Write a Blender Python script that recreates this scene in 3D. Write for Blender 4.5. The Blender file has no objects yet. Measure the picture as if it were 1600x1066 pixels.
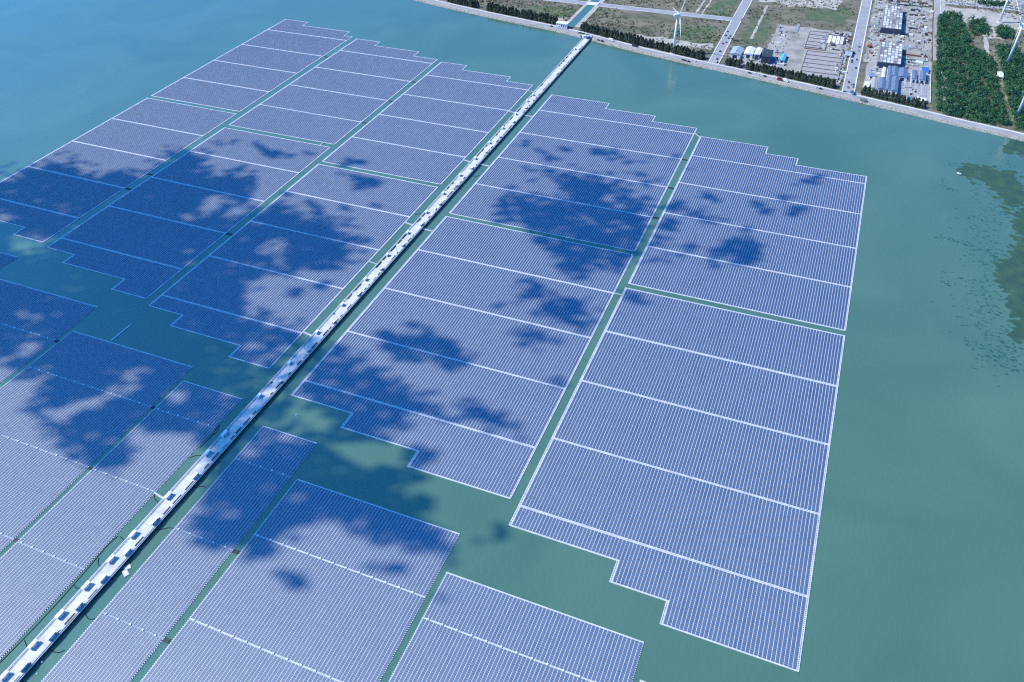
import bpy, math, random
import numpy as np
from mathutils import Vector, Matrix
R = math.radians
random.seed(7)
RNG = np.random.default_rng(11)
scene = bpy.context.scene
COL = scene.collection

# ------------------------------------------------------------------ camera
CAM_H = 465.0                                   # drone height above the lagoon, metres
FPX, PITCH, ROLL, YAW = 1231.2636, R(40.9096), R(-1.5643), R(-23.2010)
_fw = Vector((math.sin(YAW)*math.cos(PITCH), math.cos(YAW)*math.cos(PITCH), -math.sin(PITCH)))
_r0 = Vector((math.cos(YAW), -math.sin(YAW), 0.0))
_u0 = _r0.cross(_fw)
_rt = _r0*math.cos(ROLL) + _u0*math.sin(ROLL)
_up = -_r0*math.sin(ROLL) + _u0*math.cos(ROLL)
cam = bpy.data.cameras.new('camera')
cam.lens = FPX/1600.0*36.0
cam.sensor_width = 36.0
cam.clip_start = 1.0
cam.clip_end = 30000.0
cam_ob = bpy.data.objects.new('camera', cam)
cam_ob.matrix_world = Matrix(((_rt.x, _up.x, -_fw.x, 0), (_rt.y, _up.y, -_fw.y, 0), (_rt.z, _up.z, -_fw.z, CAM_H), (0, 0, 0, 1)))
COL.objects.link(cam_ob)
scene.camera = cam_ob

# ------------------------------------------------------------------ sky, sun, exposure
SUN_EL = R(47.0)
SUN_H = (-0.962, -0.273)                        # horizontal direction towards the sun
SUN = Vector((SUN_H[0]*math.cos(SUN_EL), SUN_H[1]*math.cos(SUN_EL), math.sin(SUN_EL))).normalized()
world = bpy.data.worlds.new('World')
scene.world = world
world.use_nodes = True
_wn = world.node_tree
_bg = _wn.nodes['Background']
_sky = _wn.nodes.new('ShaderNodeTexSky')
_sky.sky_type = 'NISHITA'
_sky.sun_disc = False
_sky.sun_elevation = SUN_EL
_sky.sun_rotation = math.atan2(SUN_H[0], SUN_H[1]) % (2*math.pi)
_sky.air_density = 1.0
_sky.dust_density = 2.2
_sky.ozone_density = 6.0
_tint = _wn.nodes.new('ShaderNodeMix')          # clear-day colour balance of the photograph, even over the whole sky
_tint.data_type = 'RGBA'; _tint.blend_type = 'MULTIPLY'; _tint.inputs['Factor'].default_value = 1.0
_tint.inputs['B'].default_value = (0.13, 0.59, 1.12, 1)
_wn.links.new(_sky.outputs[0], _tint.inputs['A']); _wn.links.new(_tint.outputs['Result'], _bg.inputs[0])
_bg.inputs[1].default_value = 0.15
sun = bpy.data.lights.new('sun', 'SUN')
sun.energy = 3.3
sun.angle = R(0.53)
sun.color = (1.0, 0.92, 0.75)
sun_ob = bpy.data.objects.new('sun', sun)
sun_ob.rotation_euler = (-SUN).to_track_quat('-Z', 'Y').to_euler()
sun_ob.location = (0, 0, 900)
COL.objects.link(sun_ob)
vs = scene.view_settings
vs.view_transform = 'Standard'
vs.look = 'None'
vs.exposure = 0.72
vs.gamma = 1.0
vs.use_curve_mapping = False
scene.cycles.use_denoising = False
scene.cycles.filter_width = 1.2
scene.cycles.max_bounces = 6
scene.cycles.transparent_max_bounces = 6

# ------------------------------------------------------------------ helpers
def ground(px, py, z=0.0):
    """surveyed place: point of the photograph (1600 wide) -> metres on the level z"""
    d = _fw*FPX + _rt*(px-800.0) + _up*(533.0-py)
    t = (CAM_H - z)/(-d.z)
    return (d.x*t, d.y*t)

MATS = {}
def mat(name, color, rough=0.6, metallic=0.0, noise=None, bump=None, spec=0.5, detail=4.0):
    """noise=(scale, colour2, contrast_lo, contrast_hi)  bump=(scale, strength, distance)"""
    if name in MATS: return MATS[name]
    m = bpy.data.materials.new(name); m.use_nodes = True
    nt = m.node_tree; b = nt.nodes['Principled BSDF']
    b.inputs['Base Color'].default_value = (*color, 1)
    b.inputs['Roughness'].default_value = rough
    b.inputs['Metallic'].default_value = metallic
    b.inputs['Specular IOR Level'].default_value = spec
    geo = None
    if noise or bump:
        geo = nt.nodes.new('ShaderNodeNewGeometry')
    if noise:
        n = nt.nodes.new('ShaderNodeTexNoise'); n.inputs['Scale'].default_value = noise[0]; n.inputs['Detail'].default_value = detail
        nt.links.new(geo.outputs['Position'], n.inputs['Vector'])
        r = nt.nodes.new('ShaderNodeValToRGB')
        r.color_ramp.elements[0].position = noise[2]; r.color_ramp.elements[0].color = (*color, 1)
        r.color_ramp.elements[1].position = noise[3]; r.color_ramp.elements[1].color = (*noise[1], 1)
        nt.links.new(n.outputs['Fac'], r.inputs['Fac']); nt.links.new(r.outputs['Color'], b.inputs['Base Color'])
    if bump:
        n2 = nt.nodes.new('ShaderNodeTexNoise'); n2.inputs['Scale'].default_value = bump[0]; n2.inputs['Detail'].default_value = 3
        nt.links.new(geo.outputs['Position'], n2.inputs['Vector'])
        bp = nt.nodes.new('ShaderNodeBump'); bp.inputs['Strength'].default_value = bump[1]; bp.inputs['Distance'].default_value = bump[2]
        nt.links.new(n2.outputs['Fac'], bp.inputs['Height']); nt.links.new(bp.outputs['Normal'], b.inputs['Normal'])
    MATS[name] = m
    return m

class MB:
    """collects quads / boxes / tubes into one mesh"""
    def __init__(s): s.v = []; s.f = []; s.mi = []; s.cur = 0
    def face(s, pts):
        n = len(s.v); s.v.extend(pts); s.f.append(tuple(range(n, n+len(pts)))); s.mi.append(s.cur)
    def box(s, x0, x1, y0, y1, z0, z1, bottom=True):
        n = len(s.v)
        s.v.extend([(x0,y0,z0),(x1,y0,z0),(x1,y1,z0),(x0,y1,z0),(x0,y0,z1),(x1,y0,z1),(x1,y1,z1),(x0,y1,z1)])
        fs = [(4,5,6,7),(0,1,5,4),(1,2,6,5),(2,3,7,6),(3,0,4,7)] + ([(3,2,1,0)] if bottom else [])
        for q in fs: s.f.append(tuple(n+i for i in q)); s.mi.append(s.cur)
    def tube(s, pts, radii, seg=6, cap=True):
        if not isinstance(radii, (list, tuple)): radii = [radii]*len(pts)
        P = [Vector(p) for p in pts]; n0 = len(s.v)
        for i, p in enumerate(P):
            t = (P[min(i+1, len(P)-1)] - P[max(i-1, 0)]).normalized()
            a = t.cross(Vector((0,0,1)))
            if a.length < 1e-3: a = t.cross(Vector((0,1,0)))
            a.normalize(); b = t.cross(a)
            for k in range(seg):
                w = 2*math.pi*k/seg; q = p + (a*math.cos(w) + b*math.sin(w))*radii[i]
                s.v.append(tuple(q))
        for i in range(len(P)-1):
            for k in range(seg):
                a0 = n0+i*seg+k; a1 = n0+i*seg+(k+1) % seg
                s.f.append((a0, a1, a1+seg, a0+seg)); s.mi.append(s.cur)
        if cap:
            s.f.append(tuple(n0+k for k in range(seg))[::-1]); s.mi.append(s.cur)
            s.f.append(tuple(n0+(len(P)-1)*seg+k for k in range(seg))); s.mi.append(s.cur)
    def mesh(s, name, mats, smooth=False):
        me = bpy.data.meshes.new(name); me.from_pydata(s.v, [], s.f)
        for m in (mats if isinstance(mats, (list, tuple)) else [mats]): me.materials.append(m)
        if any(s.mi): me.polygons.foreach_set('material_index', s.mi)
        if smooth: me.polygons.foreach_set('use_smooth', [True]*len(me.polygons))
        me.update(); return me

def add(name, me, parent=None, loc=None, rz=0.0, scale=None):
    o = bpy.data.objects.new(name, me); COL.objects.link(o)
    if loc is not None: o.location = loc
    if rz: o.rotation_euler = (0, 0, rz)
    if scale: o.scale = scale
    if parent is not None: o.parent = parent
    return o
def build(mb, name, mats, parent=None, loc=None, rz=0.0, smooth=False):
    return add(name, mb.mesh(name, mats, smooth), parent, loc, rz)
def tag(o, label, cat, group=None, kind=None):
    if label: o['label'] = label
    if cat: o['category'] = cat
    if group: o['group'] = group
    if kind: o['kind'] = kind
    return o
def structure(o): o['kind'] = 'structure'; return o
ORD = ['zeroth','first','second','third','fourth','fifth','sixth','seventh','eighth','ninth','tenth','eleventh','twelfth','thirteenth','fourteenth','fifteenth','sixteenth','seventeenth','eighteenth','nineteenth','twentieth','twenty-first','twenty-second','twenty-third','twenty-fourth','twenty-fifth','twenty-sixth','twenty-seventh','twenty-eighth','twenty-ninth','thirtieth']

# ------------------------------------------------------------------ materials
def water_material():
    m = bpy.data.materials.new('lagoon_water'); m.use_nodes = True
    nt = m.node_tree; b = nt.nodes['Principled BSDF']; N = nt.nodes.new; L = nt.links.new
    geo = N('ShaderNodeNewGeometry')
    n = N('ShaderNodeTexNoise'); n.inputs['Scale'].default_value = 0.006; n.inputs['Detail'].default_value = 6; n.inputs['Distortion'].default_value = 1.2
    L(geo.outputs['Position'], n.inputs['Vector'])
    r = N('ShaderNodeValToRGB')
    r.color_ramp.elements[0].position = 0.3; r.color_ramp.elements[0].color = (0.064, 0.144, 0.090, 1)
    r.color_ramp.elements[1].position = 0.7; r.color_ramp.elements[1].color = (0.092, 0.180, 0.114, 1)
    L(n.outputs['Fac'], r.inputs['Fac']); L(r.outputs['Color'], b.inputs['Base Color'])
    b.inputs['Roughness'].default_value = 0.10
    b.inputs['IOR'].default_value = 1.65; b.inputs['Specular IOR Level'].default_value = 0.75
    sk = N('ShaderNodeTexNoise'); sk.inputs['Scale'].default_value = 0.02; sk.inputs['Detail'].default_value = 5
    ms = N('ShaderNodeMapping'); ms.inputs['Scale'].default_value = (0.35, 2.2, 1.0); ms.inputs['Rotation'].default_value = (0, 0, 0.45)
    L(geo.outputs['Position'], ms.inputs['Vector']); L(ms.outputs['Vector'], sk.inputs['Vector'])
    mr = N('ShaderNodeMapRange'); mr.inputs['From Min'].default_value = .35; mr.inputs['From Max'].default_value = .65; mr.inputs['To Min'].default_value = .05; mr.inputs['To Max'].default_value = .20
    L(sk.outputs['Fac'], mr.inputs['Value']); L(mr.outputs['Result'], b.inputs['Roughness'])
    w = N('ShaderNodeTexNoise'); w.inputs['Scale'].default_value = 0.35; w.inputs['Detail'].default_value = 4
    mp = N('ShaderNodeMapping'); mp.inputs['Scale'].default_value = (1.0, 0.45, 1.0); mp.inputs['Rotation'].default_value = (0, 0, 0.5)
    L(geo.outputs['Position'], mp.inputs['Vector']); L(mp.outputs['Vector'], w.inputs['Vector'])
    bp = N('ShaderNodeBump'); bp.inputs['Strength'].default_value = 0.6; bp.inputs['Distance'].default_value = 0.3
    L(w.outputs['Fac'], bp.inputs['Height']); L(bp.outputs['Normal'], b.inputs['Normal'])
    return m
def panel_material():
    m = bpy.data.materials.new('solar_glass'); m.use_nodes = True
    nt = m.node_tree; b = nt.nodes['Principled BSDF']; N = nt.nodes.new; L = nt.links.new
    geo = N('ShaderNodeNewGeometry')
    n = N('ShaderNodeTexNoise'); n.inputs['Scale'].default_value = 0.05; n.inputs['Detail'].default_value = 5
    L(geo.outputs['Position'], n.inputs['Vector'])
    wn = N('ShaderNodeTexWhiteNoise'); wn.noise_dimensions = '2D'
    sn = N('ShaderNodeVectorMath'); sn.operation = 'SNAP'; sn.inputs[1].default_value = (2.56, 1.48, 1.0)
    L(geo.outputs['Position'], sn.inputs[0]); L(sn.outputs[0], wn.inputs['Vector'])
    mx = N('ShaderNodeMath'); mx.operation = 'MULTIPLY_ADD'; mx.inputs[1].default_value = 0.35; L(wn.outputs['Value'], mx.inputs[0]); L(n.outputs['Fac'], mx.inputs[2])
    sx = N('ShaderNodeSeparateXYZ'); L(sn.outputs[0], sx.inputs[0])
    sy = N('ShaderNodeMath'); sy.operation = 'SNAP'; sy.inputs[1].default_value = 23.3; L(sx.outputs['Y'], sy.inputs[0])
    cb = N('ShaderNodeCombineXYZ'); L(sx.outputs['X'], cb.inputs['X']); L(sy.outputs[0], cb.inputs['Y'])
    wr = N('ShaderNodeTexWhiteNoise'); wr.noise_dimensions = '2D'; L(cb.outputs[0], wr.inputs['Vector'])
    ma = N('ShaderNodeMath'); ma.operation = 'MULTIPLY_ADD'; ma.inputs[1].default_value = 0.40; L(wr.outputs['Value'], ma.inputs[0]); L(mx.outputs[0], ma.inputs[2]); mx = ma
    r = N('ShaderNodeValToRGB')
    r.color_ramp.elements[0].position = 0.45; r.color_ramp.elements[0].color = (0.036, 0.077, 0.160, 1)
    r.color_ramp.elements[1].position = 1.0; r.color_ramp.elements[1].color = (0.064, 0.106, 0.195, 1)
    L(mx.outputs[0], r.inputs['Fac']); L(r.outputs['Color'], b.inputs['Base Color'])
    b.inputs['Roughness'].default_value = 0.48
    b.inputs['IOR'].default_value = 1.95
    return m
WATER = water_material()
PANEL = panel_material()
FLOAT = mat('white_float', (0.60, 0.60, 0.62), 0.5, noise=(0.18, (0.46, 0.47, 0.50), 0.35, 0.7))
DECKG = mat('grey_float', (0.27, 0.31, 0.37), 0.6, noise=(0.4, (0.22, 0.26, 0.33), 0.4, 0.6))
CONC = mat('white_concrete', (0.60, 0.59, 0.57), 0.8, noise=(0.16, (0.46, 0.45, 0.44), 0.42, 0.68), detail=8.0)
CONC2 = mat('grey_concrete', (0.36, 0.35, 0.34), 0.85, noise=(0.3, (0.30, 0.29, 0.28), 0.4, 0.7))
WHITE = mat('white_paint', (0.80, 0.80, 0.80), 0.4)
OFFWH = mat('cream_paint', (0.72, 0.69, 0.60), 0.6)
DARK = mat('dark_steel', (0.035, 0.04, 0.05), 0.6)
BLACK = mat('black_rubber', (0.015, 0.017, 0.02), 0.6)
BROWN = mat('rusty_steel', (0.16, 0.085, 0.06), 0.8)
GREYM = mat('galvanised_steel', (0.42, 0.44, 0.46), 0.45, 0.3)
BLUEB = mat('pale_blue_steel', (0.20, 0.25, 0.33), 0.5)
TEAL = mat('teal_paint', (0.03, 0.25, 0.27), 0.5)

# ------------------------------------------------------------------ water
mb = MB()
xs = [-9000, -2500, -1200, -600, -200, 200, 600, 1500, 9000]; ys = [-9000, -1500, -300, 100, 500, 900, 1300, 1800, 12000]
for i in range(len(xs)-1):
    for j in range(len(ys)-1):
        mb.face([(xs[i], ys[j], 0), (xs[i+1], ys[j], 0), (xs[i+1], ys[j+1], 0), (xs[i], ys[j+1], 0)])
structure(build(mb, 'water', WATER))

# ------------------------------------------------------------------ solar arrays
U = 4.65            # one survey unit in metres
RP, CP = 2.56, 1.48  # row pitch (across), cell pitch (along)
_rowcache = {}; _fieldcache = {}
TILT = math.tan(R(7))
def panel_faces(mb, x, y, skirts):
    """two tilted modules of one cell, lower edge towards -X"""
    for k in (0, 1):
        x0 = x + 0.54 + k*1.00; x1 = x0 + 0.88; y0 = y+0.15; y1 = y+CP-0.15
        za, zb = 0.52, 0.52 + 0.98*TILT
        n = len(mb.v)
        mb.v.extend([(x0,y0,za),(x1,y0,zb),(x1,y1,zb),(x0,y1,za)])
        mb.f.append((n,n+1,n+2,n+3)); mb.mi.append(0)
        if skirts:
            mb.v.extend([(x0,y0,za-.05),(x1,y0,zb-.05),(x1,y1,zb-.05),(x0,y1,za-.05)])
            for a, b in ((0,1),(1,2),(2,3),(3,0)):
                mb.f.append((n+a, n+4+a, n+4+b, n+b)); mb.mi.append(1)
def row_mesh(n):
    if n not in _rowcache:
        m = MB()
        for j in range(n): panel_faces(m, 0, j*CP, True)
        _rowcache[n] = m.mesh('panel_row', [PANEL, GREYM])
    return _rowcache[n]
def field_mesh(nr, n):
    if (nr, n) not in _fieldcache:
        m = MB()
        for i in range(nr):
            for j in range(n): panel_faces(m, i*RP, j*CP, False)
        _fieldcache[(nr, n)] = m.mesh('panel_field', [PANEL])
    return _fieldcache[(nr, n)]
def ladder(mb, x0, x1, y0, y1):
    """edge walkway: two float strips with rungs, water showing between"""
    w = (x1-x0)
    mb.box(x0, x0+w*0.34, y0, y1, -.1, .42); mb.box(x1-w*0.34, x1, y0, y1, -.1, .42)
    n = int((y1-y0)/CP)
    for j in range(n+1):
        y = y0 + j*CP
        if y+0.6 < y1: mb.box(x0+w*0.34, x1-w*0.34, y, y+0.62, -.1, .40, False)
def dots(mb, x, y0, y1, s=0.42):
    n = int((y1-y0)/CP)
    for j in range(n): mb.box(x-s, x+s, y0+j*CP+.25, y0+j*CP+1.0, -.1, .46, False)

def solar_array(label, x0, x1, top, lines, bot, style, rows):
    """top / bot: list of (x_end, y) steps from left to right, or a number. lines: y of the cross walkways from far to near (survey units)."""
    x0 *= U; x1 *= U
    top = [(x1, top*U)] if not isinstance(top, list) else [((a*U if a is not None else x1), b*U) for a, b in top]
    bot = [(x1, bot*U)] if not isinstance(bot, list) else [((a*U if a is not None else x1), b*U) for a, b in bot]
    ew_ = 1.75 if style == 'big' else 0.55
    RPi = (x1-x0-2*ew_)/round((x1-x0-2*ew_)/RP)
    snap = lambda x: x if abs(x-x1) < 1e-6 else x0+ew_+round((x-x0-ew_)/RPi)*RPi
    top = [(snap(a), b) for a, b in top]; bot = [(snap(a), b) for a, b in bot]
    lines = [l*U for l in lines]
    ymin = min(b for a, b in bot); ymax = max(b for a, b in top)
    cx, cy = (x0+x1)/2, ymin
    root = bpy.data.objects.new('floating_solar_array', None); COL.objects.link(root); root.location = (cx, cy, 0)
    tag(root, label, 'solar array', 'floating solar arrays on the lagoon')
    big = style == 'big'
    lw = 1.75 if big else 0.75        # cross walkway width
    ew = 1.75 if big else 0.55        # edge width
    nw = 0.95 if big else 0.85        # end strip
    # sections, far to near; each is a list of rectangles
    secs = []
    def rects(steps_t, steps_b):
        xsplit = sorted(set([a for a, b in steps_t] + [a for a, b in steps_b]))
        out = []; xa = x0
        for xb in xsplit:
            t = next(b for a, b in steps_t if a >= xb-1e-6); bb = next(b for a, b in steps_b if a >= xb-1e-6)
            out.append((xa, xb, bb, t)); xa = xb
        return out
    edges = [top] + [[(x1, l)] for l in lines] + [bot]
    todo = []
    for i in range(len(edges)-1):
        rc = rects(edges[i], edges[i+1])
        mbd = MB(); blocks = []
        for k, (xa, xb, ya, yb) in enumerate(rc):
            yb2 = yb - (nw if i == 0 else lw/2); ya2 = ya + (nw if i == len(edges)-2 else lw/2)
            xa2 = xa + (ew if k == 0 else 0.0); xb2 = xb - (ew if k == len(rc)-1 else 0.0)
            # inner step edge strip
            mbd.box(xa2-cx, xb2-cx, ya2-cy, yb2-cy, -.1, .30, False)
            nr = round((xb2-xa2)/RPi); n = int((yb2-ya2)/CP + 0.1)
            ox = xa2; oy = ya2 + ((yb2-ya2)-n*CP)*0.5
            # white walkway floats between the rows
            mbd.cur = 1
            for q in range(nr+1):
                mbd.box(ox+q*RPi-cx-0.02, min(ox+q*RPi+0.42, xb2)-cx, ya2-cy, yb2-cy, .30, .40, False)
            mbd.cur = 0
            blocks.append((ox, oy, nr, n))
        d = build(mbd, 'float_deck', [DECKG, FLOAT], root)
        todo.append((d, blocks))
    # rows: nearest first as single parts up to 'rows', the rest as fields
    left = rows
    for d, blocks in reversed(todo):
        for ox, oy, nr, n in blocks:
            if nr <= 0 or n <= 0: continue
            if left >= nr:
                me = row_mesh(n)
                for q in range(nr):
                    add('panel_row', me, d, (ox+q*RPi-cx, oy-cy, 0), scale=(RPi/RP, 1, 1))
                left -= nr
            else:
                o = add('panel_field', field_mesh(nr, n), d, (ox-cx, oy-cy, 0), scale=(RPi/RP, 1, 1)); o['kind'] = 'stuff'
    # cross walkways
    for l in lines:
        m = MB()
        if big:
            m.box(x0-cx, x1-cx, l-lw/2-cy, l-0.12-cy, -.1, .45); m.box(x0-cx, x1-cx, l+0.12-cy, l+lw/2-cy, -.1, .45)
            build(m, 'cross_walkway', FLOAT, root)
        else:
            m.box(x0-cx, x1-cx, l-lw/2-cy, l+lw/2-cy, -.1, .40)
            o = build(m, 'cross_walkway', DECKG if style == 'grey_aisle' else FLOAT, root)  # cross walkway colour differs by array type
            m = MB(); q = x0+4.0
            while q < x1-2:
                m.box(-.55, .55, -.5, .5, .40, 1.1)
                break
            bm_ = m.mesh('combiner_box', WHITE)
            while q < x1-2:
                add('combiner_box', bm_, o, (q-cx, l-cy, 0)); q += 10.2
    # long edges
    yl_t, yl_b = top[0][1], bot[0][1]; yr_t, yr_b = top[-1][1], bot[-1][1]
    for side, (ya, yb) in (('l', (yl_b, yl_t)), ('r', (yr_b, yr_t))):
        m = MB()
        if big: ladder(m, *( (x0-cx, x0+ew-cx) if side == 'l' else (x1-ew-cx, x1-cx) ), ya-cy, yb-cy)
        else: dots(m, (x0+.4-cx if side == 'l' else x1-.4-cx), ya-cy, yb-cy)
        o = build(m, 'edge_walkway', FLOAT, root)
        if not big: o['kind'] = 'stuff'
    # end strips and step edges
    for steps, sgn in ((top, 1), (bot, -1)):
        xa = x0; prev = None
        for xb, y in steps:
            m = MB()
            if sgn > 0: m.box(xa-cx, xb-cx, y-nw-cy, y-cy, -.1, .46)
            else: m.box(xa-cx, xb-cx, y-cy, y+nw-cy, -.1, .46)
            build(m, 'end_walkway', FLOAT, root)
            if prev is not None:
                m = MB(); ya, yb = min(prev, y), max(prev, y)
                outer_left = (y < prev) if sgn < 0 else (y > prev)
                xx = (xa-1.7, xa) if outer_left else (xa, xa+1.7)
                ladder(m, xx[0]-cx, xx[1]-cx, ya-cy+ (0 if sgn < 0 else 0), yb-cy)
                build(m, 'edge_walkway', FLOAT, root)
            prev = y; xa = xb
    return root

solar_array('far end of the leftmost column of solar panels, reaching highest in the picture', -193.5, -160.0, [(-183.65,245.5),(-163.8,241.9),(None,238.0)], [234.1,218.8,203.65,188.4], 173.4, 'big', 0)
solar_array('near half of the leftmost solar column, half in cloud shadow at the left picture edge', -193.5, -160.0, 171.9, [156.8,141.5,126.0,110.8], [(-185.0,106.6),(-169.1,103.0),(None,99.65)], 'big', 0)
solar_array('sunlit far half of the second solar column, between the leftmost and the pier columns', -157.7, -122.1, [(-148.5,236.8),(-131.1,233.1),(None,229.1)], [225.3,210.0,195.1,179.6], 164.9, 'big', 0)
solar_array('near half of the second solar column from left, almost wholly in deep blue cloud shadow', -157.8, -122.2, 163.2, [148.1,132.9,117.8,102.6], [(-149.1,98.4),(-131.3,95.0),(None,91.2)], 'big', 0)
solar_array('far half of the solar column along the left side of the pier, fully sunlit', -120.2, -84.9, [(-111.2,227.6),(-93.9,223.85),(None,220.3)], [216.3,200.8,185.85,170.6], 155.4, 'big', 0)
solar_array('near half of the solar column left of the pier, cloud shadow on its stepped corner', -120.3, -85.0, 154.0, [139.05,124.25,108.9,93.5], [(-111.4,89.5),(-94.0,85.85),(None,82.4)], 'big', 0)
solar_array('far array right of the pier, with a ragged cloud shadow over its middle', -77.2, -31.3, [(-59.4,215.5),(-44.4,211.75),(None,208.1)], [204.2,189.0,173.6,158.85], 143.75, 'big', 0)
solar_array('near array right of the pier in the picture centre, crossed by streaky cloud shadows', -77.3, -31.3, 142.4, [127.5,112.25,97.2,82.15], [(-64.4,77.9),(-49.15,74.3),(None,70.75)], 'big', 300)
solar_array('far half of the rightmost solar column, with small cloud shadows at its left', -29.6, 14.0, [(-11.8,203.5),(-3.2,199.6),(None,195.9)], [191.9,176.9,161.8,146.75], 131.75, 'big', 0)
solar_array('near half of the rightmost solar column, fully sunlit with a stepped lower left corner', -29.75, 14.0, 130.25, [115.25,100.3,85.25,70.15], [(-12.45,66.05),(-3.95,62.3),(None,58.6)], 'big', 300)
solar_array('narrow foreground array just right of the pier, its far half shadowed', -77.4, -66.4, 69.8, [61.9,46.95,31.75], 14.0, 'grey_aisle', 300)
solar_array('foreground array in the bottom middle, second right of the pier, shadow along its far edge', -65.2, -36.0, 62.0, [50.5,35.55], 20.4, 'white_aisle', 300)
solar_array('sunlit foreground array cut by the bottom edge, third right of the pier', -35.0, -5.65, 55.3, [47.6], 30.0, 'white_aisle', 300)
solar_array('sliver of an array at the bottom edge, fourth right of the pier', -4.8, 22.0, 50.1, [42.0], 30.0, 'white_aisle', 0)
solar_array('small shadowed array corner at the left picture edge, left of all foreground arrays', -190.0, -160.7, 93.2, [81.9,66.8], 50.0, 'grey_aisle', 0)
solar_array('shadowed foreground array at the left edge, third left of the pier', -159.0, -129.9, 85.5, [74.15,59.1], 44.0, 'grey_aisle', 0)
solar_array('foreground array second left of the pier, mottled with shadow and sun', -128.8, -99.0, 77.7, [66.4,51.45,36.3], 21.2, 'grey_aisle', 300)
solar_array('narrow foreground array just left of the pier, running down to the bottom left', -98.2, -84.9, 74.0, [66.4,51.35,36.25,21.2], 6.0, 'grey_aisle', 300)

# ------------------------------------------------------------------ pier
PX0, PX1, PZ = -382.5, -371.8, 2.8
PY0, PY1 = -60.0, 1231.0
pier = bpy.data.objects.new('pier', None); COL.objects.link(pier); pier.location = (0, 0, 0)
tag(pier, 'long white concrete pier running from the shore between the solar arrays to the bottom left', 'pier')
m = MB(); m.box(PX0, PX1, PY0, PY1, PZ-1.3, PZ)
build(m, 'deck', CONC, pier)
for x in (PX0+.05, PX1-.35):
    m = MB(); m.box(x, x+.30, PY0, PY1, PZ+.002, PZ+.35); build(m, 'kerb', CONC, pier)
for x in (PX0+.25, PX1-.2):
    m = MB()
    m.box(x-.05, x+.05, PY0, PY1, PZ+1.05, PZ+1.15); m.box(x-.04, x+.04, PY0, PY1, PZ+.7, PZ+.76)
    y = PY0
    while y < PY1: m.box(x-.045, x+.045, y-.045, y+.045, PZ+.34, PZ+1.05); y += 2.5
    build(m, 'railing', GREYM, pier)
for x in (PX0-1.1, PX1+.75):
    m = MB(); m.tube([(x, PY0, PZ-.15), (x, PY1-20, PZ-.15)], .32, 6)
    y = PY0
    while y < PY1-20: m.box(min(x, PX0-.02) if x < PX0 else PX1+.002, PX0-.002 if x < PX0 else x, y, y+.25, PZ-.75, PZ-.45); y += 6.0
    build(m, 'service_pipe', WHITE, pier)
m = MB(); m.tube([(0,0,-3),(0,0,PZ-1.3)], .45, 8); pile = m.mesh('pile', CONC2, False)
m = MB(); m.box(PX0+.3, PX1-.3, -.6, .6, PZ-2.0, PZ-1.301); cap = m.mesh('cross_beam', CONC2)
y = 84.0
while y < PY1-10:
    add('cross_beam', cap, pier, (0, y, 0))
    for x in (PX0+1.4, (PX0+PX1)/2, PX1-1.4): add('pile', pile, pier, (x, y, 0))
    y += 18.0
m = MB(); y = 80.0
while y < PY1: m.box(PX0+.36, PX1-.36, y, y+.22, PZ+.002, PZ+.012); y += 12.0
build(m, 'expansion_joint', CONC2, pier)['kind'] = 'stuff'
# cable trays with gaps and stacked gear along both edges, dark tones painting railing shadows
rnd = random.Random(3)
y = 80.0
while y < 1180:
    ln = rnd.uniform(2.0, 9.0)
    if rnd.random() < 0.66:
        m = MB(); h = rnd.uniform(.3, .8); w = rnd.uniform(.35, .8)
        m.box(PX1-1.2-w, PX1-1.2, y, y+ln, PZ+.15, PZ+.15+h)
        for q in np.arange(y+.3, y+ln-.2, 1.6): m.box(PX1-1.25-w, PX1-1.15, q, q+.12, PZ+.002, PZ+.15+h+.05)
        build(m, 'cable_tray', rnd.choice([DARK, BROWN, DARK, GREYM]), pier)
    y += ln + rnd.uniform(.6, 5)
y = 300.0
while y < 1180:
    ln = rnd.uniform(1.5, 12.0)
    if rnd.random() < 0.45:
        m = MB(); h = rnd.uniform(.3, .9)
        m.box(PX0+1.0, PX0+1.6, y, y+ln, PZ+.15, PZ+.15+h)
        for q in np.arange(y+.2, y+ln-.1, 1.4): m.box(PX0+.95, PX0+1.65, q, q+.12, PZ+.002, PZ+.15+h+.05)
        build(m, 'cable_tray', rnd.choice([DARK, DARK, BROWN]), pier)
    y += ln + rnd.uniform(1, 9)

# equipment cabinets standing on the pier
def cabinet_proto(L, W, H, body, trim):
    m = MB(); m.box(-W/2, W/2, -L/2, L/2, .25, H)
    me_b = m.mesh('housing', body)
    m = MB(); m.box(-W/2-.12, W/2+.12, -L/2-.12, L/2+.12, H+.002, H+.16); me_r = m.mesh('roof', WHITE)
    m = MB()
    for q in (-L/2+.3, L/2-.6): m.box(-W/2+.1, W/2-.1, q, q+.3, 0.002, .249)
    me_s = m.mesh('skid', DARK)
    m = MB(); m.box(W/2+.001, W/2+.05, -L/2+.4, -L/2+1.5, .45, H-.3); me_d = m.mesh('door', trim)
    m = MB()
    for q in range(5): m.box(W/2+.001, W/2+.06, L/2-1.7, L/2-.4, .6+q*.3, .78+q*.3)
    me_v = m.mesh('louvre', trim)
    return [('housing', me_b), ('roof', me_r), ('skid', me_s), ('door', me_d), ('louvre', me_v)]
CAB_BIG = cabinet_proto(6.0, 2.4, 2.7, WHITE, GREYM)
CAB_MID = cabinet_proto(4.0, 2.3, 2.5, WHITE, GREYM)
CAB_BLUE = cabinet_proto(3.2, 1.7, 2.2, BLUEB, GREYM)
def cabinet(proto, x, y, label, group):
    e = bpy.data.objects.new('equipment_cabinet', None); COL.objects.link(e); e.location = (x, y, PZ)
    tag(e, label, 'cabinet', group)
    for n, me in proto: add(n, me, e)
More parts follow.
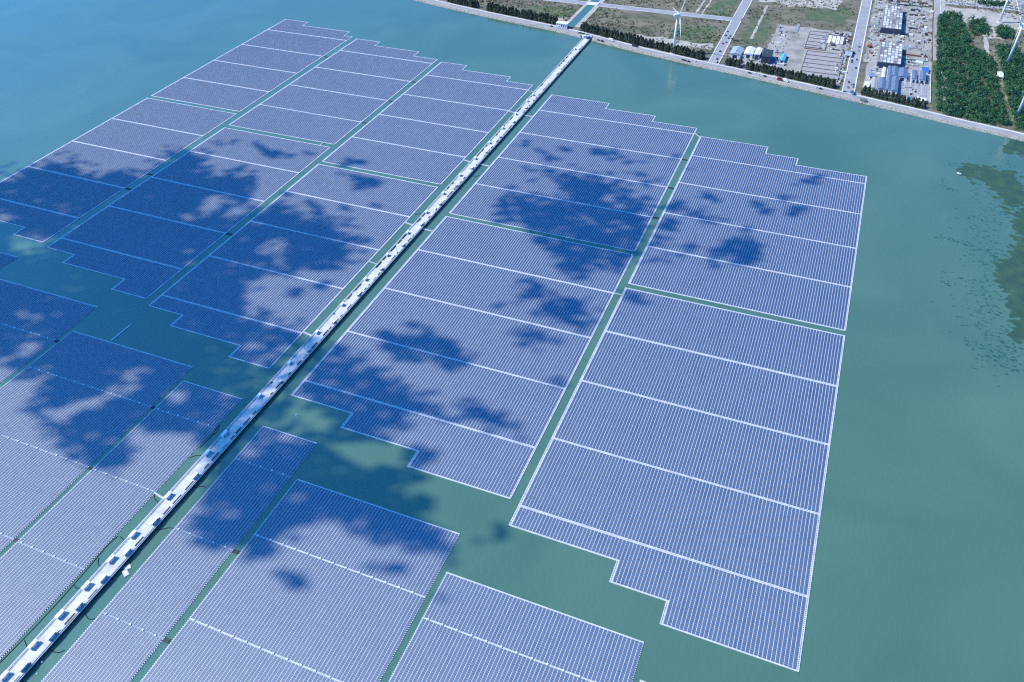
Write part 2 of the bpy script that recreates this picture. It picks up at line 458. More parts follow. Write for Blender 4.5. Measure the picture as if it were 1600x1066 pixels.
left = [91.4,113.2,135.2,157.6,179.7,201.2,237.7,281.9,303.4,349.4,393.0,437.0,480.6,523.9,568.4,613.0,656.8,699.8,745.0,788.5,832.4,876.2,920.3,963.5,985.8,1165.9]
right = [100.1,121.8,144.1,165.8,188.3,215.6,259.9]
right2 = [369.9,412.9,454.9,499.5,544.5,589.7,632.4,677.3,721.2,764.5,808.0,852.0,897.0,942.0]
for i, y in enumerate(left):
    cabinet(CAB_BIG if y < 320 else CAB_MID, PX0+2.0+ (0.25 if i % 3 == 1 else 0), y, '%s white equipment cabinet along the left edge of the pier, counted from the bottom left' % ORD[i+1], 'cabinets on the left side of the pier')
for i, y in enumerate(right):
    cabinet(CAB_BIG, PX1-2.4, y, '%s white equipment cabinet on the right edge of the pier, counted from the bottom left' % ORD[i+1], 'white cabinets on the right side of the pier')
for i, y in enumerate(right2):
    cabinet(CAB_BLUE, PX1-1.9, y, '%s small pale blue cabinet on the pier\'s right edge, counted from the near end' % ORD[i+1], 'small blue cabinets on the right side of the pier')

# ------------------------------------------------------------------ things on the water
def gangway(p, q, label, w=1.6):
    a = Vector((*p, 0)); b = Vector((*q, 0)); d = (b-a); L_ = d.length
    e = bpy.data.objects.new('gangway', None); COL.objects.link(e); e.location = a; e.rotation_euler = (0, 0, math.atan2(d.y, d.x))
    tag(e, label, 'gangway', 'white gangways across the channels')
    m = MB(); m.box(0, L_, -w/2, w/2, .15, .62); build(m, 'walkway', FLOAT, e)
    for s in (-1, 1):
        m = MB(); m.box(0, L_, s*w/2-.04, s*w/2+.04, 1.45, 1.52)
        for k in np.arange(.2, L_, 2.0): m.box(k, k+.06, s*w/2-.03, s*w/2+.03, .621, 1.45)
        build(m, 'handrail', GREYM, e)
LE, RE = -84.9*U, -77.2*U
for i, y in enumerate([634.5, 786.0, 932.0, 1004.0, 436.0, 556.0]):
    gangway((LE-.2, y), (PX0-.1, y-2.0), ['white gangway left of the pier at the picture centre, above the dark shadow corner','white gangway left of the pier beside its eighteenth to twentieth cabinets','white gangway left of the pier near the far array\'s third joint','thin gangway left of the pier nearest the shore','white gangway left of the pier at the shadowed stepped array','thin gangway left of the pier between the two sunlit joints'][i], 1.7 if i not in (3, 5) else .8)
for i, y in enumerate([631.0, 784.0, 929.0]):
    gangway((PX1+.1, y-1.0), (RE+.3, y-1.5), ['nearest white gangway from the pier to the right arrays','middle white gangway from the pier to the right arrays','white gangway from the pier to the right arrays, nearest the shore'][i], 1.8)
gangway((-85.0*U, 51.2*U*1.0), (PX0-.1, 236.0), 'short white gangway from the foreground array to the pier, bottom left', 1.2)
gangway((-31.3*U, 204.6*U), (-29.6*U, 203.2*U), 'short white gangway linking the far ends of the two right columns', 1.2)
gangway((-31.3*U, 127.5*U), (-29.7*U, 127.5*U), 'short white gangway across the right channel below the array gap', 1.0)
gangway((-125.6*U, 164.9*U), (-125.6*U, 163.2*U), 'tiny white gangway bridging the gap in the second column', 1.2)
# dark cable rafts where section joints meet the channels
m = MB()
for q in range(5): m.tube([(-3.6, -1.2+q*.6, .12), (-1, -1.3+q*.62, .25), (1.5, -1.1+q*.58, .2), (3.6, -1.2+q*.6, .12)], .16, 5)
me_c = m.mesh('cable', BLACK)
m = MB(); m.box(-1.5, 1.5, -1.5, 1.5, -.1, .35); me_f = m.mesh('float', DARK)
rafts = []
for nm, x, w, yl in (('between the first and second columns, counted from near', -158.9, 1.0, [134.0, 218.8, 126.0]), ('between the second and third columns, counted from near', -121.2, 1.0, [117.8, 179.6, 195.0, 210.0]), ('between the two right columns, counted from near', -30.5, .95, [204.2, 189.0, 173.6, 158.9]), ('in the foreground channel right of the pier, counted from near', -65.8, .8, [46.9, 31.8]), ('in the foreground channel left of the pier, counted from near', -98.6, .75, [66.4, 51.4, 36.3]), ('in the leftmost foreground channel, left of the pier', -129.3, .75, [74.1])):
    yl = sorted(yl)
    for k, yy in enumerate(yl):
        e = bpy.data.objects.new('cable_raft', None); COL.objects.link(e); e.location = (x*U, yy*U, 0); e.scale = (w, 1, 1)
        tag(e, (('%s ' % ORD[k+1] if len(yl) > 1 else '') + 'dark cable raft %s' % nm), 'cable raft', 'dark cable rafts in the channels')
        add('float', me_f, e); add('cable', me_c, e)
# mooring pontoon, loose rafts, buoys
e = bpy.data.objects.new('pontoon', None); COL.objects.link(e); e.location = (-119.3*U, 78.0*U, 0)
tag(e, 'thin white pontoon bar floating in shadowed water above the foreground arrays at left', 'pontoon')
fl = MB(); fl.box(-.8, .8, 0, 3.0, -.1, .5); flm = fl.mesh('float', FLOAT)
for k in range(8): add('float', flm, e, (0.03*k, k*3.15, 0))
for lab, (px, py), w, l, rz in (('pale square work raft in the water right of the pier, near its fifth cabinet', (199.5, 887), 4.2, 3.6, .9), ('larger pale work raft in the water right of the pier, touching the array', (197, 896.5), 6.2, 3.4, -.5)):
    g = ground(px, py)
    e = bpy.data.objects.new('work_raft', None); COL.objects.link(e); e.location = (g[0], g[1], 0); e.rotation_euler = (0, 0, rz)
    tag(e, lab, 'raft', 'work rafts')
    nn = int(w/1.05); mm = MB(); mm.box(0, 1.0, -l/2, l/2, -.1, .5); fm = mm.mesh('float', OFFWH)
    for k in range(nn): add('float', fm, e, (-w/2+k*1.05, 0, 0))
    mm = MB(); mm.box(-w/2+.2, w/2-.3, -l/2+.3, -l/2+.6, .501, .62); mm.box(-w/2+.2, w/2-.3, l/2-.6, l/2-.3, .501, .62); build(mm, 'rail', GREYM, e)
def ball(mb, c, r, seg=10, rings=6, sq=1.0):
    n0 = len(mb.v)
    for i in range(rings+1):
        t = math.pi*i/rings
        for k in range(seg):
            w = 2*math.pi*k/seg
            mb.v.append((c[0]+r*math.sin(t)*math.cos(w), c[1]+r*math.sin(t)*math.sin(w), c[2]+r*math.cos(t)*sq))
    for i in range(rings):
        for k in range(seg):
            a = n0+i*seg+k; b = n0+i*seg+(k+1) % seg
            mb.f.append((a, a+seg, b+seg, b)); mb.mi.append(mb.cur)
for lab, (px, py), r in (('white round buoy right of the pier at the bottom left', (66, 1035), .75), ('smaller pale green buoy below the white one, bottom left', (58.5, 1053), .5), ('tiny white buoy in the shadowed water right of the pier, picture centre left', (463, 649), .55)):
    g = ground(px, py); e = bpy.data.objects.new('buoy', None); COL.objects.link(e); e.location = (g[0], g[1], 0)
    tag(e, lab, 'buoy', 'buoys')
    mm = MB(); ball(mm, (0,0,.25), r); build(mm, 'ball', WHITE if 'white' in lab else mat('pale_green', (.45,.62,.5), .5), e, smooth=True)
    mm = MB(); mm.tube([(0,0,r*.9),(0,0,r*1.5)], .1, 6); build(mm, 'ring', DARK, e)
# black floating cables beside the pier
def cable(pts, label, r=.28):
    P = [Vector((*ground(*p), .12)) for p in pts]
    out = []
    for i in range(len(P)-1):
        p0, p1, p2, p3 = P[max(i-1,0)], P[i], P[i+1], P[min(i+2,len(P)-1)]
        for k in range(6):
            t = k/6; out.append(.5*((2*p1)+(-p0+p2)*t+(2*p0-5*p1+4*p2-p3)*t*t+(-p0+3*p1-3*p2+p3)*t**3))
    out.append(P[-1])
    mm = MB(); mm.tube([tuple(q) for q in out], r, 5)
    tag(build(mm, 'floating_cable', BLACK), label, 'cable', 'black floating cables beside the pier')
cable([(0,1036),(50,985),(90,942),(130,897),(165,856),(184,838)], 'long black cable along the array edge left of the pier, bottom left')
cable([(38,1000),(41,1008),(42,1015),(40,1018)], 'short black cable looping from the array edge to the pier, lowest at left')
cable([(155,872),(153,880),(158,886),(163,886)], 'black cable loop left of the pier by its fifth cabinet')
cable([(116,914),(119,919),(124,919)], 'tiny black cable loop left of the pier by its fourth cabinet')
cable([(187,838),(192,842),(195,845)], 'short black cable end left of the pier by its sixth cabinet')
cable([(243,770),(241,778),(248,785),(253,783)], 'black cable arc under the short gangway left of the pier')
cable([(296,716),(303,713),(310,712),(318,712)], 'black wavy cable reaching the pier left of its eighth cabinet')
cable([(330,680),(336,678),(341,670),(343,664),(339,668),(332,680),(322,690),(312,700)], 'tangled black cable at the array corner left of the pier')
cable([(245,828),(254,827),(264,825),(272,826)], 'black cable crossing to the narrow array right of the pier')
cable([(80,1016),(88,1020),(95,1019),(101,1016)], 'black curved cable right of the pier, near the bottom left buoys')
cable([(133,958),(137,966),(143,968),(150,966)], 'black curved cable right of the pier, below the work rafts')
cable([(302,763),(310,761),(318,760),(322,763)], 'black cable right of the pier opposite the picture\'s lower left arrays')
cable([(739,275),(744,276),(749,274)], 'far black cable arc right of the pier, lower of the two', .3)
cable([(782,196),(790,198),(796,198)], 'far black cable arc right of the pier, nearest the shore', .3)
cable([(648,336),(655,334),(661,335)], 'black cable arc left of the pier above the centre gangway', .3)

# small boat and weed beds at the right edge
g = ground(1498.5, 272)
e = bpy.data.objects.new('boat', None); COL.objects.link(e); e.location = (g[0], g[1], 0); e.rotation_euler = (0, 0, -.35)
tag(e, 'tiny white boat beside the green weed bed at the right', 'boat')
mm = MB()
hull = [(-2.6,-.8),(1.2,-.9),(2.9,0),(1.2,.9),(-2.6,.8)]
mm.face([(x, y, .55) for x, y in hull])
for i in range(5):
    (xa, ya), (xb, yb) = hull[i], hull[(i+1) % 5]
    mm.face([(xa*.85, ya*.75, -.2), (xb*.85, yb*.75, -.2), (xb, yb, .75), (xa, ya, .75)])
build(mm, 'hull', WHITE, e)
mm = MB(); mm.box(-1.4, .2, -.5, .5, .56, 1.5); build(mm, 'cabin', OFFWH, e)
WEED = mat('pond_weed', (0.024, 0.070, 0.044), 0.7, noise=(0.08, (0.040, 0.095, 0.045), 0.4, 0.65))
def blob(mb, x, y, r, z, ell=1.0, rot=0.0, n=7):
    ph = [random.uniform(.55, 1.15) for _ in range(n)]; c, s_ = math.cos(rot), math.sin(rot)
    pts = []
    for k in range(n):
        a = 2*math.pi*k/n; u = math.cos(a)*r*ph[k]*ell; v = math.sin(a)*r*ph[k]
        pts.append((x+u*c-v*s_, y+u*s_+v*c, z))
    mb.face(pts)
    # thin rim down into the water
    for k in range(n):
        a, b = pts[k], pts[(k+1) % n]
        mb.face([(a[0], a[1], -.12), (b[0], b[1], -.12), b, a])
mm = MB()
spine = [(1508,266,9),(1522,267,12),(1540,272,16),(1556,283,18),(1572,294,22),(1590,305,22),(1604,322,22),(1602,340,16),(1606,380,16),(1580,300,20),(1562,285,16),(1596,355,12),(1600,415,16),(1590,480,14),(1600,520,14),(1545,268,9),(1575,275,9),(1612,360,20),(1592,400,16),(1572,420,14),(1590,440,24),(1604,470,26),(1610,500,22),(1590,425,18),(1575,432,16),(1598,455,20),(1584,226,10),(1598,232,12),(1590,218,10),(1578,232,6)]
for (px, py, rr) in spine:
    for k in range(80):
        qx = random.gauss(px, rr*.45); qy = random.gauss(py, rr*.42); g = ground(qx, qy)
        blob(mm, g[0], g[1], random.uniform(1.2, 4.2), random.uniform(.02, .06), random.uniform(.8, 2.0), random.uniform(-.6, .2))
tag(build(mm, 'water_weed', WEED), 'green mats of floating weed at the right picture edge', 'weed', kind='stuff')
FLECK = mat('sunken_weed', (0.022, 0.085, 0.070), 0.35)
mm = MB()
for k in range(1900):
    t = random.random()
    cx_ = 1560 - 60*math.sin(t*2.6) + 35*t; cy_ = 262 + 310*t
    qx = random.gauss(cx_, 26); qy = random.gauss(cy_, 14)
    if random.random() > math.exp(-((qx-1600)/62.0)**2) + .05: continue
    g = ground(qx, qy); blob(mm, g[0], g[1], random.uniform(.3, 1.0), random.uniform(.015, .03), random.uniform(1.2, 3.4), random.uniform(-.7, .1), 6)
for (pa, pb, n_, s_) in (((1465,290),(1500,300),40,2.5),((1462,368),(1520,385),60,3),((1520,385),(1575,410),60,4),((1470,278),(1478,292),20,2),((1570,215),(1590,225),20,4),((1480,255),(1500,262),24,4),((1468,438),(1484,446),18,1.5),((1508,530),(1520,548),14,2)):
    for k in range(n_):
        t = random.random(); g = ground(pa[0]+(pb[0]-pa[0])*t+random.gauss(0, s_), pa[1]+(pb[1]-pa[1])*t+random.gauss(0, s_*.6))
        blob(mm, g[0], g[1], random.uniform(.35, 1.0), random.uniform(.015, .03), random.uniform(1, 2.4), random.uniform(-.6, .2), 6)
tag(build(mm, 'sunken_weed', FLECK), 'scattered dark teal weed tufts just under the water at the right', 'weed', kind='stuff')

# ------------------------------------------------------------------ land
LZ = 1.8
shore = [(-3500,1960),(-2200,1660),(-1300,1440),(-950,1358),(-743,1305),(-654,1281),(-573,1263),(-520,1252),(-435,1236),(-398,1225),(-339,1207),(-282,1190),(-229,1178),(-188,1167),(-149,1160),(-82,1145),(-28,1133),(32,1119),(90,1104),(129,1095),(167,1083),(210,1074),(239,1066),(330,1038),(500,985),(900,860),(2000,500),(3500,0)]
def resample(P, step):
    out = [P[0]]
    for a, b in zip(P[:-1], P[1:]):
        L_ = math.dist(a, b); n = max(1, int(L_/step))
        for k in range(1, n+1): out.append((a[0]+(b[0]-a[0])*k/n, a[1]+(b[1]-a[1])*k/n))
    return out
SH = resample(shore, 14.0)
def smooth(P, it=3):
    for _ in range(it): P = [P[0]] + [((P[i-1][0]+2*P[i][0]+P[i+1][0])/4, (P[i-1][1]+2*P[i][1]+P[i+1][1])/4) for i in range(1, len(P)-1)] + [P[-1]]
    return P
SH = smooth(SH)
SHX = np.array([p[0] for p in SH]); SHY = np.array([p[1] for p in SH])
def shore_y(x): return float(np.interp(x, SHX, SHY))
def offset(d):
    out = []
    for i, p in enumerate(SH):
        a = SH[max(i-1, 0)]; b = SH[min(i+1, len(SH)-1)]
        t = Vector((b[0]-a[0], b[1]-a[1])).normalized()
        out.append((p[0]-t.y*d, p[1]+t.x*d))
    return out
def strip(da, db, za, zb, name, mats, wob=0.0):
    A, B = offset(da), offset(db); m = MB()
    for i in range(len(A)-1):
        m.face([(A[i][0], A[i][1]+random.uniform(-wob, wob)*0, za), (A[i+1][0], A[i+1][1], za), (B[i+1][0], B[i+1][1], zb), (B[i][0], B[i][1], zb)])
    return build(m, name, mats)
SOIL = mat('dry_scrub', (0.135, 0.125, 0.088), 0.95, noise=(0.022, (0.245, 0.215, 0.175), 0.36, 0.66), bump=(.4, .6, .5), detail=9.0)
def land_material():
    m = bpy.data.materials.new('land_soil'); m.use_nodes = True
    nt = m.node_tree; b = nt.nodes['Principled BSDF']; N = nt.nodes.new; L = nt.links.new
    geo = N('ShaderNodeNewGeometry')
    def noise(sc, det, sy=1.0):
        mp = N('ShaderNodeMapping'); mp.inputs['Scale'].default_value = (1, sy, 1); L(geo.outputs['Position'], mp.inputs['Vector'])
        n = N('ShaderNodeTexNoise'); n.inputs['Scale'].default_value = sc; n.inputs['Detail'].default_value = det; n.inputs['Roughness'].default_value = .62
        L(mp.outputs['Vector'], n.inputs['Vector']); return n
    n1, n2, n3 = noise(.018, 8, 1.8), noise(.05, 8, 1.5), noise(.6, 6)
    r1 = N('ShaderNodeValToRGB'); e = r1.color_ramp.elements
    e[0].position = .36; e[0].color = (.075, .085, .045, 1); e[1].position = .68; e[1].color = (.300, .235, .170, 1)
    k = e.new(.50); k.color = (.165, .145, .095, 1)
    L(n1.outputs['Fac'], r1.inputs['Fac'])
    r2 = N('ShaderNodeValToRGB'); r2.color_ramp.elements[0].position = .40; r2.color_ramp.elements[0].color = (.085, .100, .060, 1); r2.color_ramp.elements[1].position = .62; r2.color_ramp.elements[1].color = (.205, .180, .150, 1)
    L(n2.outputs['Fac'], r2.inputs['Fac'])
    mx = N('ShaderNodeMix'); mx.data_type = 'RGBA'; mx.inputs['Factor'].default_value = .5; L(r1.outputs['Color'], mx.inputs['A']); L(r2.outputs['Color'], mx.inputs['B'])
    r3 = N('ShaderNodeMapRange'); r3.inputs['To Min'].default_value = .65; r3.inputs['To Max'].default_value = 1.35; L(n3.outputs['Fac'], r3.inputs['Value'])
    ml = N('ShaderNodeVectorMath'); ml.operation = 'SCALE'; L(mx.outputs['Result'], ml.inputs[0]); L(r3.outputs['Result'], ml.inputs['Scale'])
    L(ml.outputs[0], b.inputs['Base Color']); b.inputs['Roughness'].default_value = .95; b.inputs['Specular IOR Level'].default_value = .2
    bp = N('ShaderNodeBump'); bp.inputs['Strength'].default_value = .7; bp.inputs['Distance'].default_value = .6; L(n3.outputs['Fac'], bp.inputs['Height']); L(bp.outputs['Normal'], b.inputs['Normal'])
    return m
LAND = land_material()
ASPH = mat('worn_asphalt', (0.27, 0.265, 0.275), 0.9, noise=(0.06, (0.33, 0.32, 0.32), 0.4, 0.65), detail=8)
SAND = mat('pale_sand', (0.42, 0.385, 0.325), 0.95, noise=(0.07, (0.30, 0.28, 0.235), 0.42, 0.66), bump=(.5, .5, .3), detail=8)
BARE = mat('bare_site_ground', (0.35, 0.325, 0.285), 0.95, noise=(0.05, (0.21, 0.20, 0.165), 0.40, 0.66), bump=(.6, .5, .3), detail=9)
SLAB = mat('site_slab', (0.34, 0.315, 0.30), 0.9, noise=(0.2, (0.285, 0.265, 0.25), 0.4, 0.65), detail=7)
GRASSF = mat('short_green_grass', (0.065, 0.105, 0.045), 0.95, noise=(0.06, (0.135, 0.135, 0.075), 0.40, 0.66), bump=(.6, .6, .4), detail=8)
ROCKM = mat('revetment_rock', (0.24, 0.215, 0.19), 0.9, noise=(0.35, (0.33, 0.30, 0.27), 0.4, 0.6))
MARK = mat('white_road_paint', (0.72, 0.72, 0.70), 0.7)
# land sheet: from the revetment crest to the horizon
A = offset(5.0); m = MB()
for i in range(len(A)-1):
    m.face([(A[i][0], A[i][1], LZ), (A[i+1][0], A[i+1][1], LZ), (A[i+1][0]*1.0, A[i+1][1]+700, LZ), (A[i][0], A[i][1]+700, LZ)])
    m.face([(A[i][0], A[i][1]+700, LZ), (A[i+1][0], A[i+1][1]+700, LZ), (A[i+1][0]*2.5, 12000, LZ), (A[i][0]*2.5, 12000, LZ)])
structure(build(m, 'ground', LAND))
structure(strip(-1.5, 5.0, -.8, LZ, 'revetment', ROCKM))
structure(strip(5.2, 8.2, LZ+.03, LZ+.03, 'shore_path', SAND))
structure(strip(8.0, 17.6, LZ+.08, LZ+.08, 'coast_road', ASPH))
structure(strip(17.4, 21.5, LZ+.05, LZ+.05, 'verge', SAND))
A, B = offset(17.4), offset(18.0)
o = MB()
for i in range(len(A)-1):
    z0, z1 = LZ+.02, LZ+.75
    o.face([(A[i][0],A[i][1],z0),(A[i+1][0],A[i+1][1],z0),(A[i+1][0],A[i+1][1],z1),(A[i][0],A[i][1],z1)])
    o.face([(A[i][0],A[i][1],z1),(A[i+1][0],A[i+1][1],z1),(B[i+1][0],B[i+1][1],z1),(B[i][0],B[i][1],z1)])
    o.face([(B[i+1][0],B[i+1][1],z0),(B[i][0],B[i][1],z0),(B[i][0],B[i][1],z1),(B[i+1][0],B[i+1][1],z1)])
tag(build(o, 'parapet_wall', WHITE), 'low white parapet wall along the inland side of the coast road', 'wall')
# rubble at the water's edge: uncountable stones
mm = MB(); A = offset(.4)
for i in range(len(A)-1):
    if not (-800 < A[i][0] < 330): continue
    for k in range(9):
        t = random.random(); x = A[i][0]+(A[i+1][0]-A[i][0])*t; y = A[i][1]+(A[i+1][1]-A[i][1])*t; r = random.uniform(.25, .8)
        dy = random.uniform(-1.2, 3.5); z = -.4+ (dy+1.9)*.40
        p = [Vector((random.uniform(-1,1), random.uniform(-1,1), random.uniform(-.3,.3)))*r for _ in range(4)]
        top_ = (x, y+dy, z+r*.9)
        pts = [(x+r*math.cos(a)*random.uniform(.7,1.3), y+dy+r*math.sin(a)*random.uniform(.7,1.3), z) for a in (0,1.25,2.5,3.75,5.0)]
        for q in range(5): mm.face([pts[q], pts[(q+1) % 5], top_])
tag(build(mm, 'rubble', ROCKM), 'pale rubble stones along the waterline of the coast road', 'stones', kind='stuff')

_zl = [LZ+.10]; _zn = [0]
def patch(name, x0, x1, y0, y1, material, z=None, rag=0.0):
    """ground patch: sheet laid a little above the land"""
    if z is None: _zn[0] += 1; z = LZ+.05+.03*(_zn[0] % 9)
    _zl[0] = z
    pts = []
    def edge(a, b):
        L_ = math.dist(a, b); n = max(2, int(L_/12)) if rag else 1
        for k in range(n):
            t = k/n; j = random.uniform(-rag, rag) if k else 0.0; nx_, ny_ = -(b[1]-a[1])/L_, (b[0]-a[0])/L_
            pts.append((a[0]+(b[0]-a[0])*t+nx_*j, a[1]+(b[1]-a[1])*t+ny_*j, z))
    edge((x0,y0),(x1,y0)); edge((x1,y0),(x1,y1)); edge((x1,y1),(x0,y1)); edge((x0,y1),(x0,y0))
    m = MB(); m.face(pts)
    return structure(build(m, name, material))
# fields and sites
patch('sandy_ground', -400, -182, 1236, 1262, SAND, rag=4)
patch('sandy_ground', -560, -438, 1285, 1300, SAND, rag=3)
patch('grass_field', -255, -190, 1262, 1330, GRASSF, rag=7)
patch('grass_field', -222, -186, 1398, 1480, GRASSF, rag=4)
patch('grass_field', -520, -440, 1300, 1350, GRASSF, rag=8)
patch('grass_field', -148, -112, 1290, 1420, GRASSF, rag=6)
patch('grass_field', -60, 4, 1420, 1500, GRASSF, rag=8)
patch('sandy_ground', -150, -20, 1480, 1640, SAND, rag=9)
patch('sandy_ground', -120, 10, 1700, 1800, SAND, rag=9)
patch('building_site', -103, 12, 1166, 1382, BARE, rag=3)
patch('building_site', 38, 131, 1262, 1640, BARE, rag=2)
patch('yard', 44, 129, 1143, 1265, SLAB, rag=1)
patch('industrial_yard', -142, -68, 1178, 1248, SLAB, rag=2)
patch('sandy_ground', 133, 158, 1125, 1300, GRASSF, rag=2)
patch('sandy_ground', 150, 300, 1480, 1560, SAND, rag=6)
patch('sandy_ground', 210, 238, 1420, 1480, SAND, rag=6)
patch('sandy_ground', 150, 330, 1585, 1720, SAND, rag=6)
# roads
def road(name, x0, x1, y0, y1, kerbs=True, material=ASPH, w=1.1):
    o = patch(name, x0, x1, y0, y1, material, LZ+(.36 if (y1-y0) > (x1-x0) else .33))
    if kerbs:
        z = LZ+.02; vert = (y1-y0) > (x1-x0)
        for s in (0, 1):
            m = MB()
            if vert: m.box((x0-w if s == 0 else x1+.002), (x0-.002 if s == 0 else x1+w), y0, y1, z, LZ+.66)
            else: m.box(x0, x1, (y0-w if s == 0 else y1+.002), (y0-.002 if s == 0 else y1+w), z, LZ+.60)
            build(m, 'kerb', WHITE, o)
    return o
road('access_road', -175.5, -161.5, 1182, 1376); road('access_road', -175.5, -161.5, 1392, 2200)
road('access_road', 18.5, 33.0, 1142, 2200)
road('cross_road', -1500, -426.5, 1372, 1387, w=.7); road('cross_road', -412.5, -177, 1372, 1387, w=.7)
patch('road_junction', -177, -161.5, 1376, 1392, ASPH, LZ+.39)
patch('road_junction', -182, -150, 1174, 1184, ASPH, LZ+.30); patch('road_junction', 10, 44, 1136, 1143.5, ASPH, LZ+.30)
road('site_road', 133.5, 143, 1300, 2200, True, SLAB, .5)
patch('dirt_track', 144, 151, 1120, 1700, SAND, LZ+.45, rag=.8)
road('far_road', 152, 262, 1574, 1588, True, ASPH, .7); road('far_road', 264, 276, 1500, 2000, True, ASPH, .7)
patch('dirt_track', -134, -130, 1300, 1470, SAND, LZ+.45, rag=1)
patch('dirt_track', -241, -237, 1390, 1520, SAND, LZ+.45, rag=.6); patch('dirt_track', -230, -227, 1390, 1520, SAND, LZ+.45, rag=.6)
patch('forest_path', 204, 211, 1300, 1480, SAND, LZ+.45, rag=1.2); 
m = MB(); z = LZ+.6
pth = [ground(1553, 78, LZ), ground(1560, 110, LZ), ground(1567, 140, LZ), ground(1574, 165, LZ), ground(1581, 190, LZ)]
for a, b in zip(pth[:-1], pth[1:]): m.face([(a[0]-2.6, a[1], z), (b[0]-2.6, b[1], z), (b[0]+2.6, b[1], z), (a[0]+2.6, a[1], z)])
structure(build(m, 'forest_path', mat('path_earth', (.22,.21,.14), .95, noise=(.2, (.12,.15,.07), .4, .6))))
# canal with banks
m = MB(); zc = LZ+.30
cw = [(-429.5,1268),(-429.5,1371)], [(-411.5,1268),(-411.5,1371)]
canal = patch('canal', -427, -413, 1262, 1800, WATER, LZ+.16)
for x0_, x1_ in ((-433, -427.002), (-412.998, -404)):
    m = MB(); m.box(x0_, x1_, 1262, 1371.5, LZ+.01, LZ+.55); structure(build(m, 'canal_bank', SAND))
    m = MB(); m.box(x0_, x1_, 1388, 1800, LZ+.01, LZ+.55); structure(build(m, 'canal_bank', SAND))
m = MB(); m.box(-430, -409, 1371.6, 1387.8, LZ+.6, LZ+1.2); tag(build(m, 'canal_bridge', CONC), 'low concrete road bridge over the blue canal at the top', 'bridge')

# ------------------------------------------------------------------ trees
def leaf_mat(name, c1, c2):
    m = bpy.data.materials.new(name); m.use_nodes = True
    nt = m.node_tree; b = nt.nodes['Principled BSDF']
    geo = nt.nodes.new('ShaderNodeNewGeometry'); n = nt.nodes.new('ShaderNodeTexNoise'); n.inputs['Scale'].default_value = .12; n.inputs['Detail'].default_value = 6
    nt.links.new(geo.outputs['Position'], n.inputs['Vector'])
    r = nt.nodes.new('ShaderNodeValToRGB'); r.color_ramp.elements[0].position = .35; r.color_ramp.elements[1].position = .68
    r.color_ramp.elements[0].color = (*c1, 1); r.color_ramp.elements[1].color = (*c2, 1)
    nt.links.new(n.outputs['Fac'], r.inputs['Fac']); nt.links.new(r.outputs['Color'], b.inputs['Base Color'])
    b.inputs['Roughness'].default_value = .85; b.inputs['Specular IOR Level'].default_value = .2
    return m
PINE = leaf_mat('casuarina_leaves', (.040,.075,.058), (.120,.145,.090))
BUSH = leaf_mat('broad_leaves', (.014,.070,.056), (.080,.200,.075))
BARK = mat('bark', (.10,.08,.065), .9)
def tree_meshes(seed):
    r = random.Random(seed); H = 10.5
    m = MB(); m.tube([(0,0,0),(.1,0,H*.5),(r.uniform(-.2,.2),r.uniform(-.2,.2),H*.93)], [.22,.14,.04], 6)
    for k in range(6):
        a = r.uniform(0, 6.28); z = H*r.uniform(.25,.7); l = 1.6*(1-z/H)+.6
        m.tube([(0.1,0,z),(l*math.cos(a), l*math.sin(a), z+.7)], [.07,.02], 4)
    trunk = m.mesh('trunk', BARK)
    m = MB()
    for k in range(460):
        t = r.random()**.85; z = H*(.08+.92*t); rad = 3.3*(1-t)**.62*(1 if t > .1 else .75)+.3
        a = r.uniform(0, 6.28); q = rad*math.sqrt(r.uniform(.25, 1)) ; s = r.uniform(.45,.95)
        c = Vector((q*math.cos(a), q*math.sin(a), z))
        d1 = Vector((r.uniform(-1,1), r.uniform(-1,1), r.uniform(-.2,1.2))).normalized()*s; d2 = d1.cross(Vector((r.uniform(-1,1), r.uniform(-1,1), r.uniform(-1,1)))).normalized()*s*.6
        m.face([tuple(c-d1*.5-d2), tuple(c-d1*.5+d2), tuple(c+d1*1.2)])
    return trunk, m.mesh('crown', PINE)
TREES = [tree_meshes(s) for s in (1, 2, 3, 4)]
def conifer(x, y, h, label, group):
    e = bpy.data.objects.new('casuarina_tree', None); COL.objects.link(e); e.location = (x, y, LZ); e.rotation_euler = (0, 0, random.uniform(0, 6.28))
    k = h/10.5; e.scale = (k*random.uniform(.9,1.25), k*random.uniform(.9,1.25), k)
    tag(e, label, 'tree', group); t, c = random.choice(TREES)
    add('trunk', t, e); add('crown', c, e)
belts = [(-668,-604,'slender dark tree in the windbreak left of the leftmost road junction','windbreak trees beyond the left junction',9.5),
         (-580,-446,'slender dark tree in the windbreak between the left junction and the canal','windbreak trees left of the canal',10.5),
         (-398,-268,'slender dark tree in the windbreak between the pier head and the wind turbine','windbreak trees from pier head to turbine',10.5),
         (-262,-184,'slender dark tree in the windbreak between the wind turbine and the first access road','windbreak trees right of the turbine',9.5),
         (-150,-127,'dark bushy tree in the small clump just right of the first access road','clump right of the access road',9.0),
         (-118,8,'dark tree in the windbreak below the industrial yard and the slab site','windbreak trees below the slab site',9.5),
         (44,126,'dark tree in the windbreak below the blue roofed sheds','windbreak trees below the sheds',8.5)]
for xa, xb, lab, grp, h in belts:
    n = max(2, int((xb-xa)/5.1))
    for row in (0, 1):
        for k in range(n):
            x = xa+(xb-xa)*(k+.5*row)/n+random.uniform(-1.2, 1.2)
            conifer(x, shore_y(x)+25.5+row*4.4+random.uniform(-1, 1), h*random.uniform(.95, 1.35), lab, grp)
